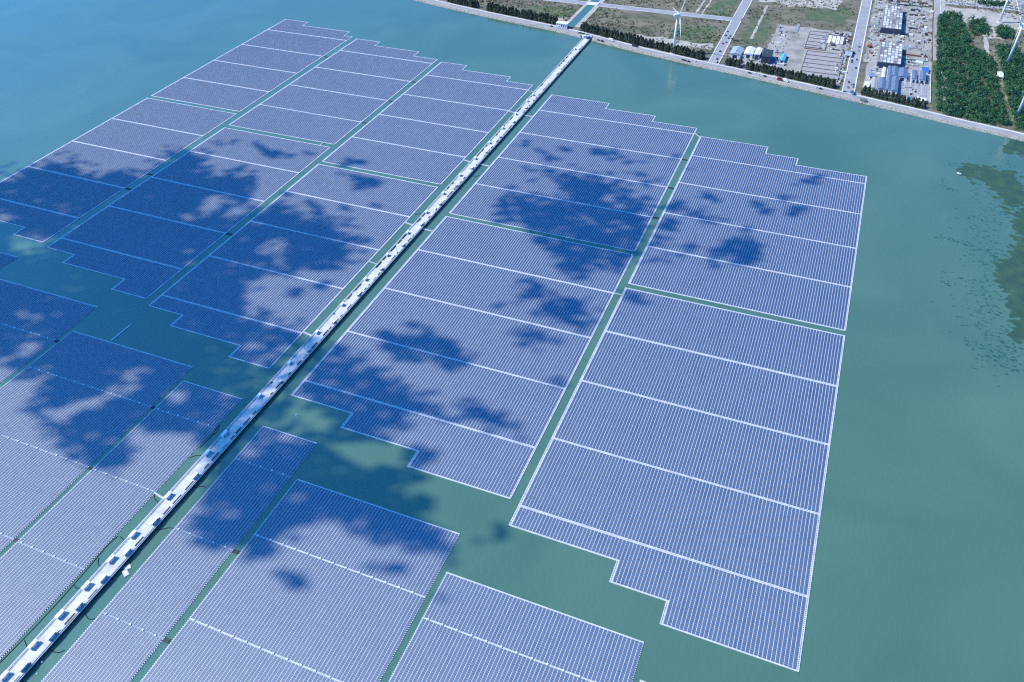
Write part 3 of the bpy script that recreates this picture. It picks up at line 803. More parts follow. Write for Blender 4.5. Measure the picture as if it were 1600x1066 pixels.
# woodland masses (uncountable canopy)
def canopy(mb, x, y, r, h, n):
    for k in range(n):
        a = random.uniform(0, 6.28); t = random.random(); ph = math.acos(1-t*1.05) if t < .95 else 1.5
        c = Vector((x+r*math.sin(ph)*math.cos(a), y+r*math.sin(ph)*math.sin(a), LZ+h*(.30+.7*math.cos(ph))))
        s = random.uniform(.5, 1.1)
        d1 = Vector((random.uniform(-1,1), random.uniform(-1,1), random.uniform(-.5,.8))).normalized()*s
        d2 = d1.cross(Vector((random.uniform(-1,1), random.uniform(-1,1), random.uniform(-1,1)))).normalized()*s*.8
        mb.face([tuple(c-d1-d2), tuple(c-d1*.2+d2), tuple(c+d1)])
def inpoly(x, y, P):
    c = False; j = len(P)-1
    for i in range(len(P)):
        if (P[i][1] > y) != (P[j][1] > y) and x < (P[j][0]-P[i][0])*(y-P[i][1])/(P[j][1]-P[i][1])+P[i][0]: c = not c
        j = i
    return c
woods = [('left', [(1467,26),(1476,20),(1500,22),(1503,36),(1515,60),(1516,70),(1552,92),(1560,130),(1571,170),(1577,196),(1545,192),(1500,183),(1466,172),(1462,110)], 'dense green woodland between the site road and the pale forest path', 1900),
         ('clearing', [(1515,30),(1538,30),(1545,42),(1546,52),(1520,55),(1516,44)], 'small green thicket above the pale clearing, left of the path', 130),
         ('right', [(1558,72),(1585,70),(1600,88),(1612,140),(1615,200),(1590,200),(1583,180),(1575,150),(1566,110)], 'dense green woodland right of the forest path around the turbines', 800),
         ('upper', [(1557,44),(1570,40),(1583,48),(1584,58),(1568,60),(1556,54)], 'small dark thicket right of the path below the far turbine', 110),
         ('roadside', [(1466,28),(1480,24),(1479,55),(1466,60)], 'scattered bushes beside the site road at the woodland edge', 40),
         ('far', [(1520,2),(1575,4),(1578,8),(1540,9)], 'thin green thicket beyond the far road, top right', 60)]
for key, P, lab, n in woods:
    PP = [ground(px, py, LZ+2) for px, py in P]; xs_ = [p[0] for p in PP]; ys_ = [p[1] for p in PP]; mm = MB(); c = 0; tries = 0
    while c < n and tries < n*30:
        tries += 1; x = random.uniform(min(xs_), max(xs_)); y = random.uniform(min(ys_), max(ys_))
        if not inpoly(x, y, PP): continue
        canopy(mm, x, y, random.choice([1.4, 2.2, 3.0, 4.4])*random.uniform(.8, 1.2), random.uniform(2.2, 8.0), 46); c += 1
    tag(build(mm, 'woodland', BUSH), lab, 'woodland', kind='stuff')

# ------------------------------------------------------------------ wind turbines
def turbine(base, hub, rotor_yaw, a0, label, bl=33.0):
    x, y = ground(*base, LZ)
    e = bpy.data.objects.new('wind_turbine', None); COL.objects.link(e); e.location = (x, y, LZ); e.rotation_euler = (0, 0, rotor_yaw)
    tag(e, label, 'wind turbine', 'white wind turbines on the shore')
    m = MB(); m.tube([(0,0,0),(0,0,.6)], [5.2, 5.0], 18); build(m, 'foundation', CONC, e)
    m = MB(); m.tube([(0,0,.61),(0,0,hub*.5),(0,0,hub-1.2)], [2.1,1.75,1.2], 18); build(m, 'tower', WHITE, e, smooth=True)
    m = MB(); m.box(-1.6, 1.6, -5.5, 2.2, hub-1.19, hub+1.9); build(m, 'nacelle', WHITE, e)
    m = MB(); m.tube([(0,2.21,hub+.4),(0,3.6,hub+.4),(0,4.6,hub+.4)], [1.5,1.5,.5], 12); build(m, 'hub', WHITE, e, smooth=True)
    for k in range(3):
        a = a0 + k*2*math.pi/3; d = Vector((math.cos(a), 0, math.sin(a))); n_ = Vector((-math.sin(a), 0, math.cos(a))); f = Vector((0, 1, 0))
        m = MB(); c0 = Vector((0, 3.0, hub+.4)); prev = None
        prof = [(1.2, .8, .7, 0), (4.0, 1.25, .5, .5), (8, 1.5, .35, .35), (16, 1.1, .22, .2), (26, .7, .12, .08), (bl, .22, .05, .03)]
        for s, w, th, tw in prof:
            wv = n_*math.cos(tw)+f*math.sin(tw); tv = f*math.cos(tw)-n_*math.sin(tw)
            ring = [c0+d*s+wv*w*1.1, c0+d*s+tv*th, c0+d*s-wv*w*.6, c0+d*s-tv*th]
            if prev:
                for q in range(4): m.face([tuple(prev[q]), tuple(prev[(q+1) % 4]), tuple(ring[(q+1) % 4]), tuple(ring[q])])
            prev = ring
        m.face([tuple(v) for v in prev])
        build(m, 'blade', WHITE, e)
turbine((1052, 82.5), 56.0, R(-58), R(-62), 'white wind turbine standing in the tree belt by the coast road, top centre')
turbine((1561.5, 35.3), 56.0, R(60), R(80), 'farthest white wind turbine at the top right, beyond the woodland clearing')
turbine((1574, 99.5), 56.0, R(75), R(-95), 'white wind turbine in the woodland right of the path, nacelle at the picture edge')
turbine((1589, 182), 56.0, R(60), R(20), 'nearest white wind turbine, its base showing at the right edge above the coast road')

# ------------------------------------------------------------------ buildings and site works
def empty(name, x, y, z=LZ, rz=0.0):
    e = bpy.data.objects.new(name, None); COL.objects.link(e); e.location = (x, y, z); e.rotation_euler = (0, 0, rz); return e
def part(e, name, material, *boxes):
    m = MB()
    for b in boxes: m.box(*b)
    return build(m, name, material, e)
SHADE_NAVY = mat('shade_navy', (0.04, 0.05, 0.09), .8)  # navy colour carries the shade of building fronts; stacks use it too
ROOFB = mat('blue_metal_roof', (0.135, 0.185, 0.265), .5, 0.1, noise=(.4, (.17,.22,.30), .4, .6))
ROOFL = mat('light_blue_roof', (0.33, 0.40, 0.44), .5)
PURP = mat('formwork_panel', (.20,.15,.17), .8)
def frame_building(label, x0, x1, y0, y1, h, nx, ny, seed, cover):
    r = random.Random(seed); e = empty('unfinished_building', (x0+x1)/2, y0); tag(e, label, 'building', 'concrete frames on the building site')
    cx, cy = (x0+x1)/2, y0; W, D = x1-x0, y1-y0; dx, dy = W/nx, D/ny
    for f in range(1, 3):
        z = h*f/2; part(e, 'floor_slab', CONC if f == 2 else CONC2, (-W/2, W/2, 0, D, z-.35, z))
    m = MB(); m.box(-.3, .3, -.3, .3, 0.005, h-.351); cm = m.mesh('column', CONC2)
    for i in range(nx+1):
        for j in range(ny+1):
            add('column', cm, e, (-W/2+.4+i*(W-.8)/nx, .4+j*(D-.8)/ny, 0))
    m = MB()
    for i in range(nx+1): m.box(-W/2+i*(W-.3)/nx, -W/2+.3+i*(W-.3)/nx, .1, D-.1, h+.002, h+1.0)
    for j in range(ny+1): m.box(-W/2+.01, W/2-.01, .05+j*(D-.4)/ny, .30+j*(D-.4)/ny, h+.003, h+.85)
    build(m, 'upstand_wall', GREYM, e)
    for i in range(nx):
        for j in range(ny):
            if r.random() < cover:
                part(e, 'roof_panel', r.choice([CONC, SLAB, SLAB, CONC2, PURP] if j < ny*.72 else [PURP, CONC, SLAB]), (-W/2+i*dx+.4, -W/2+(i+1)*dx-.4, j*dy+.4, (j+1)*dy-.4, h+.004, h+.35))
    part(e, 'shaded_side_net', SHADE_NAVY, (-W/2-1.0, W/2+1.0, -1.1, -.9, .01, h+.6))  # dark sheet stands in for the shaded facade
    part(e, 'shaded_side_net', SHADE_NAVY, (W/2+.9, W/2+1.05, -.8, D*.55, .01, h+.4))
    m = MB()
    for j in range(int(D/3)):
        m.box(-W/2-1.3, -W/2-1.15, j*3, j*3+.15, .01, h+1.2)
    for q in range(4): m.box(-W/2-1.35, -W/2-1.1, 0, D, h*q/3+.5, h*q/3+.62)
    build(m, 'scaffold', GREYM, e)
def at(px, py, z=LZ): return ground(px, py, z)
HA = 8.0
a0_, a1_ = at(1377.5, 43.5, LZ+HA), at(1408, 11, LZ+HA)
frame_building('farther unfinished concrete building with a white gridded roof and dark blue shaded front', a0_[0], at(1408,45,LZ+HA)[0], a0_[1], a1_[1], HA, 6, 10, 5, .7)
b0_, b1_ = at(1372.5, 97, LZ+HA), at(1407, 69, LZ+HA)
frame_building('nearer unfinished concrete building with bare grey bays, just above the blue sheds', b0_[0], at(1407.5,98,LZ+HA)[0], b0_[1], b1_[1], HA, 6, 8, 9, .5)
def shed(label, px0, px1, py0, py1, h, roofm, wallm=WHITE, axis='y', group='sheds with metal roofs', name='metal_shed'):
    """px box of the roof (left, right, far, near)"""
    a = at(px0, py1, LZ+h); b = at(px1, py1, LZ+h); c = at((px0+px1)/2, py0, LZ+h)
    x0_, x1_, y0_, y1_ = a[0], b[0], a[1], c[1]
    e = empty(name, (x0_+x1_)/2, y0_); W, D = x1_-x0_, y1_-y0_; tag(e, label, 'shed', group); rh = min(W, D)*.16
    if axis == 'x': pass
    part(e, 'wall', wallm, (-W/2+.2, W/2-.2, .2, D-.2, .005, h))
    m = MB()
    if axis == 'y':
        for s in (-1, 1):
            m.face([(s*W/2, -.3, h+.02), (s*W/2, D+.3, h+.02), (0, D+.3, h+rh), (0, -.3, h+rh)])
            m.face([(s*W/2, -.3, h-.08), (0, -.3, h+rh-.1), (0, D+.3, h+rh-.1), (s*W/2, D+.3, h-.08)])
        m.face([(-W/2, -.3, h), (W/2, -.3, h), (0, -.3, h+rh)]); m.face([(-W/2, D+.3, h), (W/2, D+.3, h), (0, D+.3, h+rh)])
        n = int(D/2.2)
        for k in range(n): 
            yy = k*2.2
            for s in (-1, 1): m.face([(s*W/2, yy, h+.05), (s*W/2, yy+.18, h+.05), (0, yy+.18, h+rh+.03), (0, yy, h+rh+.03)])
    else:
        for s in (0, 1):
            yy = -.3 if s == 0 else D+.3
            m.face([(-W/2-.2, yy, h+.02), (W/2+.2, yy, h+.02), (W/2+.2, D/2, h+rh), (-W/2-.2, D/2, h+rh)])
        for s in (-1, 1): m.face([(s*(W/2+.2), -.3, h), (s*(W/2+.2), D+.3, h), (s*(W/2+.2), D/2, h+rh)])
    build(m, 'roof', roofm, e)
    part(e, 'door', DARK, (-W*.2, W*.2, .05, .18, .01, h*.75))
    m = MB(); m.box(-.5, .5, -.5, .5, 0, .9); part(e, 'roof_vent', GREYM, (-.5, .5, D*.3, D*.3+1, h+rh-.1, h+rh+.8))
    return e
shed('narrow blue roofed shed at the left front of the shed group', 1371, 1383, 122, 138, 6, ROOFB)
shed('long blue roofed shed, second from left in the shed group', 1383.3, 1391, 103, 139, 6.5, ROOFB)
shed('near blue roofed shed beside the parking lot', 1391.3, 1403, 119.5, 141, 6.5, ROOFB)
shed('far blue roofed shed behind the near one, in the row\'s middle', 1392, 1402.5, 104, 118, 6.5, ROOFB)
shed('blue roofed shed with a pale ridge right of the row\'s middle', 1403, 1418, 107, 119.5, 6.5, ROOFB)
shed('isolated blue roofed shed, second from the right end of the row', 1424, 1433, 110, 123, 6.5, ROOFB)
shed('rightmost blue roofed shed of the row, next to the dirt track', 1436, 1447, 111, 124, 6, ROOFB)
shed('small slate blue shed left of the shed group by the road', 1357, 1367, 114, 118, 4, BLUEB, WHITE, 'x')
shed('cream hut among trees left of the blue sheds', 1350, 1358, 127, 135, 4, OFFWH, OFFWH, 'x')
shed('grey flat shed at the front left of the blue sheds', 1360.5, 1370, 121, 137, 4, CONC2, WHITE)
shed('white narrow annex left of the long blue shed', 1377.5, 1382.5, 105, 120, 5, WHITE)
shed('teal roofed hut at the near end of the parking lot', 1417, 1425, 151, 156, 3.5, TEAL, WHITE, 'x')
shed('cream hut at the near right corner of the parking lot', 1434, 1447, 152.5, 158, 3.5, OFFWH, OFFWH, 'x')
shed('bright blue tarpaulin shelter at the far right of the shed group', 1440, 1451, 105, 111, 3.5, mat('bright_blue', (.04,.14,.42), .5), WHITE, 'x')
shed('light blue roofed workshop beside the first access road', 1140, 1158, 73.5, 84, 6, ROOFL, WHITE)
shed('wide white roofed workshop in the industrial yard', 1162, 1177, 74, 84, 6, WHITE, WHITE)
shed('smaller white roofed workshop with dark front in the industrial yard', 1178, 1188, 75, 85, 8, WHITE, BLUEB)
shed('tall plant building in the industrial yard, its shaded walls coloured dark blue', 1190, 1205, 77, 88, 11, DARK, mat('shaded_blue_wall', (.035,.05,.11), .6), 'x')  # shade of the tall building is put into its wall colour
shed('cyan roofed container shelter at the right of the industrial yard', 1217.5, 1226.5, 84.5, 94, 4, mat('cyan_roof', (.12,.42,.55), .5), WHITE)
shed('pale cabin beside the second access road at the slab site gate', 1320, 1331, 80, 86, 3.5, ROOFL, WHITE, 'x')
shed('cream pump hut on the forest path', 1559, 1568, 112, 120, 4, OFFWH, OFFWH, 'x')
# sluice gate house at the canal mouth
g = at(884, 47, LZ); e = empty('sluice_gate', -431, 1247.5); tag(e, 'white sluice gate house with pillars at the canal mouth by the coast road', 'sluice gate')
part(e, 'base', CONC, (-10, 10, 0, 12, .2, 2.0))
m = MB(); m.box(-.6, .6, -.9, .9, 2.001, 7.4); pm = m.mesh('pillar', WHITE)
for k in range(6):
    for q in (1.6, 10.2): add('pillar', pm, e, (-9+k*3.6, q, 0))
part(e, 'machine_deck', WHITE, (-10, 10, .4, 11.6, 7.401, 8.4))
m = MB(); m.box(-1.1, 1.1, -.2, .2, .9, 5.2); gm = m.mesh('gate', GREYM)
for k in range(5): add('gate', gm, e, (-7.2+k*3.6, 6.0, 1.101))
part(e, 'stair', DARK, (10.1, 11.6, 1, 6, .1, 3.2))
# foundation slabs on the slab site: each strip is lifted on its own
def slabs(label, px, py0, py1, n, h, matl, group):
    """strips lying across: left/right px at near edge, from far py0 to near py1"""
    a = at(px[0], py1); b = at(px[1], py1); c = at((px[0]+px[1])/2, py0)
    e = empty('foundation', (a[0]+b[0])/2, a[1], LZ+.25); tag(e, label, 'foundation', 'concrete foundations on the slab site')
    W, D = b[0]-a[0], c[1]-a[1]; d = D/n
    for k in range(n):
        m = MB(); m.box(-W/2+random.uniform(0, .5), W/2-random.uniform(0, .5), k*d+.9, (k+1)*d-.9, .0, h); build(m, 'slab', matl, e)
    m = MB()
    for k in range(n+1): m.box(-W/2, W/2, k*d-.35, k*d+.35, .002, h+.5)
    build(m, 'footing_wall', BROWN, e)
    m = MB()
    for s in (-1, 1): m.box(s*(W/2+.8)-.5, s*(W/2+.8)+.5, -.4, D+.4, .003, h+.9)
    build(m, 'formwork', DARK if n > 6 else CONC2, e)
    return e
slabs('large striped foundation slab at the near end of the slab site', (1249, 1309), 82, 118, 6, .5, SLAB, '')
slabs('smaller striped foundation slab at the far left of the slab site', (1257, 1288), 50, 76, 5, .5, SLAB, '')
a = at(1291, 68); e = empty('tank_row', a[0]+12, a[1]); tag(e, 'row of four white covered basins right of the smaller foundation', 'basin')
for k in range(4): part(e, 'basin', WHITE if k < 3 else CONC, (-11+k*6, -6+k*6, 0, 33, .26, 1.6))
part(e, 'basin_wall', DARK, (-12, 13.6, 33.3, 34.6, .25, 2.2), (13.62, 14.6, 0, 34, .25, 2.2))
# stacked formwork, pipes and materials on the site: each a thing of its own
rs = random.Random(21)
def stack(px, py, w, d, h, material, label, cat='stack', name='material_stack', rz=0.0):
    x, y = at(px, py); e = empty(name, x, y, LZ+.22, rz); tag(e, label, cat, 'building materials on the sites')
    n = max(2, int(d/1.2)); 
    for k in range(n):
        hh = h*rs.uniform(.6, 1.0); m = MB(); m.box(-w/2+rs.uniform(-.4,.4), w/2+rs.uniform(-.4,.4), k*d/n, (k+.8)*d/n, .02, hh); build(m, 'bundle', material, e)
for i, (px, py, w, d, h, ma, la) in enumerate([
    (1430,18,14,8,2,SHADE_NAVY,'dark blue formwork stack right of the farther unfinished building, topmost'),
    (1427,25,12,6,1.5,DARK,'dark steel stack right of the farther unfinished building, second from top'),
    (1428,33,14,5,1.2,GREYM,'grey steel stack right of the farther unfinished building, third from top'),
    (1427,46,12,5,1.5,DARK,'dark steel stack right of the farther unfinished building, lowest'),
    (1418,76,12,9,1.2,GREYM,'pale pipe stack right of the nearer unfinished building, left one'),
    (1431,77,14,10,1.4,CONC2,'grey block stack right of the nearer unfinished building, right one'),
    (1443,32,5,6,2,SHADE_NAVY,'dark crate stack by the site\'s right fence, upper'),
    (1446,46,4,10,2,WHITE,'white crate stack by the site\'s right fence, middle'),
    (1447,56,4,8,2,DARK,'dark crate stack by the site\'s right fence, lower'),
    (1357,43,4,9,2.2,BLUEB,'pale blue crate stack left of the farther unfinished building, upper'),
    (1356,62,4,6,2.2,TEAL,'teal crate stack left of the farther unfinished building, lower'),
    (1371,40,3,30,1.2,GREYM,'long grey scaffold bundle left of the farther unfinished building'),
    (1425,103,16,7,1.5,CONC2,'rubble stack between the nearer building and the sheds, left'),
    (1436,100,10,8,2,WHITE,'white rubble stack between the nearer building and the sheds, right'),
    (1352,92,6,14,1.2,CONC2,'grey rebar stack beside the second access road'),
    (1270,76,26,3,1.0,DARK,'dark rebar stack between the two foundations'),
    (1306,79,10,2.5,1.0,DARK,'small dark rebar stack right of the foundations'),
    (1313,58,4,14,1.5,SHADE_NAVY,'dark blue crate stack beside the basins'),
    (1243,52,5,42,1.0,GREYM,'long pale gravel windrow at the left edge of the slab site'),
    (1150,65,8,4,1.2,DARK,'dark junk stack beside the first access road')]):
    stack(px, py, w, d, h, ma, la)
# long rust coloured walls / sheet piles on the site
for lab, (pa, pb), hh, ma in (('rust coloured sheet pile wall right of the nearer unfinished building', ((1408,85.5),(1449,91)), 2.2, BROWN), ('purple brown sheet pile wall along the top of the building site', ((1385,1),(1450,7)), 2.2, BROWN), ('dark green fence right of the nearer unfinished building', ((1408,93),(1449,98)), 1.8, TEAL), ('dark green fence behind the farther unfinished building', ((1394,7),(1452,12)), 1.8, mat('green_net', (.04,.11,.07), .8))):
    A_ = at(*pa); B_ = at(*pb); L_ = math.dist(A_, B_); e = empty('site_wall', A_[0], A_[1], LZ+.2, math.atan2(B_[1]-A_[1], B_[0]-A_[0])); tag(e, lab, 'wall', 'walls and fences of the building site')
    n = int(L_/3); m = MB(); m.box(.02, L_/n-.02, -.15, .15, .02, hh); pm_ = m.mesh('panel', ma)
    for k in range(n): add('panel', pm_, e, (k*L_/n, 0, 0))
    m = MB(); m.box(0, L_, .16, .3, hh*.6, hh*.7); build(m, 'rail', DARK, e)
for lab, x_, ya, yb in (('brown sheet pile fence along the left side of the site road', 131.6, 1300, 1640), ('white wall along the right side of the shed yard', 130.2, 1140, 1262)):
    e = empty('boundary_wall', x_, ya, LZ+.02); tag(e, lab, 'wall', 'boundary walls of the sites')
    n = int((yb-ya)/6); m = MB(); m.box(-.2, .2, .03, (yb-ya)/n-.03, .05, 2.0); pm_ = m.mesh('panel', BROWN if 'brown' in lab else WHITE)
    for k in range(n): add('panel', pm_, e, (0, k*(yb-ya)/n, 0))
# red crawler crane beside the access road
x, y = at(1358.5, 74); e = empty('crawler_crane', x, y, LZ+.2, R(35)); tag(e, 'red crawler crane with raised lattice boom left of the unfinished buildings', 'crane')
RED = mat('crane_red', (.30,.045,.035), .5)
part(e, 'track', BLACK, (-2.6,-1.6,-3,3,.01,1.1)); part(e, 'track', BLACK, (1.6,2.6,-3,3,.01,1.1)); part(e, 'cab', RED, (-1.9,1.9,-3.2,2.6,1.11,3.4))
m = MB()
for s in (-.5, .5): m.tube([(s,2.4,2.6),(s*.5,17,13)], .12, 4); m.tube([(s,2.4,3.4),(s*.5,17,13.6)], .12, 4)
for k in range(10):
    t = k/10; m.tube([(-.5+.25*t,2.4+14.6*t,2.6+10.4*t),(.5-.25*t,2.4+14.6*(t+.1),3.4+10.2*(t+.1))], .07, 4)
build(m, 'boom', RED, e)
# parking lot markings
pk = patch('parking_lot', at(1403.5,150)[0], at(1447.5,150)[0], at(1425,151)[1], at(1425,126)[1], ASPH, LZ+.42)
x0_, x1_, y0_, y1_ = at(1404,150)[0], at(1447,150)[0], at(1425,150)[1], at(1425,127)[1]
m = MB()
for c_ in range(4):
    xc = x0_+6+(x1_-x0_-12)*c_/3
    m.box(xc-.12, xc+.12, y0_+8, y1_-6, _zl[0]+.01, _zl[0]+.05)
    k = y0_+8
    while k < y1_-6: m.box(xc-4.6, xc+4.6, k, k+.16, _zl[0]+.012, _zl[0]+.045); k += 2.8
build(m, 'bay_marking', MARK, pk)
# loose materials and scrub: too many and too small to count
CLUT = [CONC, CONC2, DARK, BROWN, BLUEB, GREYM, OFFWH]
for lab, boxes, n in (('loose building materials scattered over the unfinished buildings site', [(40,130,1270,1640)], 900), ('loose building materials scattered over the slab site', [(-103,-78,1180,1380),(-30,14,1290,1380),(2,16,1170,1300)], 340), ('loose scrap and drums scattered in the industrial yard', [(-140,-70,1182,1246)], 260), ('loose goods scattered in the shed yard', [(46,128,1150,1262)], 160)):
    mm = MB()
    for k in range(int(n*.62)):
        x0_, x1_, y0_, y1_ = rs.choice(boxes); x = rs.uniform(x0_, x1_); y = rs.uniform(y0_, y1_); a = rs.choice([.5, .8, 1.2, 2.4]); b_ = rs.choice([.4, .7, 1.2, 3.0]); h = rs.uniform(.3, 1.7); mm.cur = rs.randrange(len(CLUT))
        if rs.random() < .5: a, b_ = b_, a
        mm.box(x-a, x+a, y-b_, y+b_, LZ+.02, LZ+.45+h, False)
    tag(build(mm, 'loose_material', CLUT), lab, 'building materials', kind='stuff')
SCRUB = leaf_mat('scrub_leaves', (.045,.075,.035), (.150,.140,.070))
mm = MB(); c = 0
while c < 5200:
    x = random.uniform(-720, 320); y = random.uniform(shore_y(x)+24, 1640)
    if -180 < x < -157 or 14 < x < 38 or -434 < x < -404 or 1368 < y < 1390 or (38 < x < 152) or (-142 < x < -66 and y < 1250) or (-104 < x < 14 and y < 1386): 
        if random.random() < .985: continue
    if math.sin(x*.031+math.sin(y*.02)*2)+math.sin(y*.043+x*.012) < random.uniform(-1.2, 1.0): continue
    canopy(mm, x, y, random.uniform(.5, 1.9), random.uniform(.5, 1.8), 9); c += 1
tag(build(mm, 'scrub', SCRUB), 'low olive scrub dotted over the fields behind the coast road', 'scrub', kind='stuff')
# ------------------------------------------------------------------ vehicles
def car_mesh(L_, W, H, van=False):
    m = MB(); pr = [(-L_/2,.35),(-L_/2,.85),(-L_/2+.15,1.0),(L_*.22,1.0),(L_/2-.1,.85),(L_/2,.35)] if not van else [(-L_/2,.4),(-L_/2,H),(L_*.28,H),(L_*.40,H*.55),(L_/2,H*.5),(L_/2,.4)]
    for s in (-1, 1): m.face([(x, s*W/2, z) for x, z in (pr if s > 0 else pr[::-1])])
    for i in range(len(pr)):
        a, b = pr[i], pr[(i+1) % len(pr)]; m.face([(a[0],-W/2,a[1]),(a[0],W/2,a[1]),(b[0],W/2,b[1]),(b[0],-W/2,b[1])])
    if not van:
        cb = [(-L_*.36,1.0),(-L_*.28,H),(L_*.08,H),(L_*.22,1.0)]; m.cur = 1; w = W*.43
        for s in (-1, 1): m.face([(x, s*w, z) for x, z in cb])
        for i in range(3):
            a, b = cb[i], cb[i+1]; m.face([(a[0],-w,a[1]),(a[0],w,a[1]),(b[0],w,b[1]),(b[0],-w,b[1])])
    m.cur = 2
    for sx in (-L_*.3, L_*.3):
        for sy in (-W/2+.05, W/2-.05): m.tube([(sx, sy-.1, .33), (sx, sy+.1, .33)], .33, 8)
    return m
GLASS = mat('car_glass', (.03,.035,.045), .15)
PAINTS = {'white': mat('car_white', (.78,.78,.78), .3), 'dark': mat('car_dark', (.03,.035,.05), .3), 'red': mat('car_red', (.15,.035,.035), .3), 'blue': mat('car_blue', (.04,.09,.25), .3), 'grey': mat('car_grey', (.2,.21,.22), .3)}
CARM = {c: car_mesh(4.6, 1.85, 1.5).mesh('car', [PAINTS[c], GLASS, BLACK]) for c in PAINTS}
TRKM = {c: car_mesh(8.5, 2.5, 3.1, True).mesh('truck', [PAINTS[c], GLASS, BLACK]) for c in PAINTS}
def vehicle(kind, px, py, rz, color, label):
    x, y = at(px, py, LZ+.1); o = add('parked_'+kind, (CARM if kind == 'car' else TRKM)[color], None, (x, y, LZ+.42), rz)
    tag(o, label, kind, 'vehicles on the shore roads'); o.scale = (1.1, 1.1, 1.1)
Vr = math.pi/2
i1 = [(1137,50,'dark'),(1134,56,'dark'),(1141,57,'dark'),(1138,60.5,'blue'),(1144,61,'dark'),(1129.5,69,'red'),(1134.5,67,'grey'),(1125,81,'dark'),(1120.5,93,'red'),(1121,98,'dark')]
for k, (px, py, c) in enumerate(i1): vehicle('car', px, py, Vr+rs.uniform(-.15,.15), c, '%s car on the first access road, counted from the far end' % ORD[k+1])
i2 = [(1342.5,74,'dark'),(1341,80,'white'),(1331,95,'dark'),(1330.5,97.5,'grey'),(1338.5,94,'blue'),(1337,107,'dark'),(1326,129,'dark'),(1325,137.5,'grey'),(1333.5,133,'dark'),(1333,137,'grey')]
for k, (px, py, c) in enumerate(i2): vehicle('car', px, py, Vr+rs.uniform(-.1,.1), c, '%s car on the second access road, counted from the far end' % ORD[k+1])
i3 = [(862,42,'dark'),(892,46,'dark'),(908,58,'red'),(935,63.5,'grey'),(941,65,'dark'),(1067,94.5,'dark'),(1070.5,95.5,'red'),(1076,97,'dark'),(1088,98,'white'),(1171,115,'dark'),(1187,118.5,'white'),(1195,120,'dark'),(1277,138.5,'white'),(1282,139.5,'dark'),(1320,144.5,'dark')]
for k, (px, py, c) in enumerate(i3): vehicle('car', px, py, -.25, c, '%s car along the coast road, counted from the left' % ORD[k+1])
for px, py, c, rz, lab in ((914,59,'white',1.0,'white truck at the shore end of the pier, left of the other'),(919.5,61,'blue',1.2,'blue truck at the shore end of the pier, right of the other'),(955,64,'white',-.25,'white truck on the coast road just right of the pier head'),(992,73,'dark',-.25,'dark trailer truck on the coast road in front of the long windbreak'),(1219,126,'red',-.25,'dark red truck on the coast road below the slab site'),(1226.5,127.5,'white',-.25,'white truck cab on the coast road right of the red truck'),(1332,147,'blue',2.2,'dark blue truck turning at the second access road junction'),(1349,158,'grey',-.3,'grey truck on the coast road right of the second junction'),(1331,84.5,'dark',.05,'dark truck at the slab site gate')):
    vehicle('truck', px, py, rz, c, lab)
for k, (px, py, c) in enumerate([(1423,148,'dark'),(1430,144,'dark'),(1406,121,'dark'),(1412,122,'grey'),(1418,123,'dark'),(1441.5,132,'grey'),(1447,126,'dark'),(1409,133,'white')]): vehicle('car', px, py, Vr, c, '%s car parked in the lot by the blue sheds, in order from the near edge' % ORD[k+1])

# ------------------------------------------------------------------ broken clouds overhead (they cast the shadows seen on the lagoon)
W_, H_ = 860, 540          # coarse map, 2 photo pixels per cell, starting 120 px left of the frame
gx = np.arange(W_)*2.0-120.0; gy = np.arange(H_)*2.0
GX, GY = np.meshgrid(gx, gy)
def vnoise(sc, seed):
    r = np.random.default_rng(seed); g_ = r.random((H_//4+8, W_//4+8))
    u = (GX+120)/sc; v = GY/(sc*.62); i = u.astype(int); j = v.astype(int); fu = u-i; fv = v-j
    fu = fu*fu*(3-2*fu); fv = fv*fv*(3-2*fv); i %= g_.shape[1]-1; j %= g_.shape[0]-1
    return (g_[j,i]*(1-fu)+g_[j,i+1]*fu)*(1-fv)+(g_[j+1,i]*(1-fu)+g_[j+1,i+1]*fu)*fv
fbm = vnoise(46,1)*.30+vnoise(24,2)*.32+vnoise(13,3)*.25+vnoise(7,8)*.13
wx = (vnoise(34,4)-.5)*20+(vnoise(13,5)-.5)*12+(vnoise(6,9)-.5)*6; wy = (vnoise(34,6)-.5)*12+(vnoise(13,7)-.5)*8+(vnoise(6,10)-.5)*4
WX, WY = GX+wx, GY+wy
def inside(P):
    c = np.zeros(GX.shape, bool); j = len(P)-1
    for i in range(len(P)):
        (xi, yi), (xj, yj) = P[i], P[j]
        if yi != yj: c ^= ((yi > WY) != (yj > WY)) & (WX < (xj-xi)*(WY-yi)/(yj-yi)+xi)
        j = i
    return c.astype(float)
def blur(a, k):
    for _ in range(2):
        for ax in (0, 1):
            c = np.cumsum(np.pad(a, [(k+1, k) if q == ax else (0, 0) for q in (0, 1)], mode='edge'), axis=ax)
            a = (c[2*k+1:] - c[:-2*k-1])/(2*k+1) if ax == 0 else (c[:, 2*k+1:] - c[:, :-2*k-1])/(2*k+1)
    return a
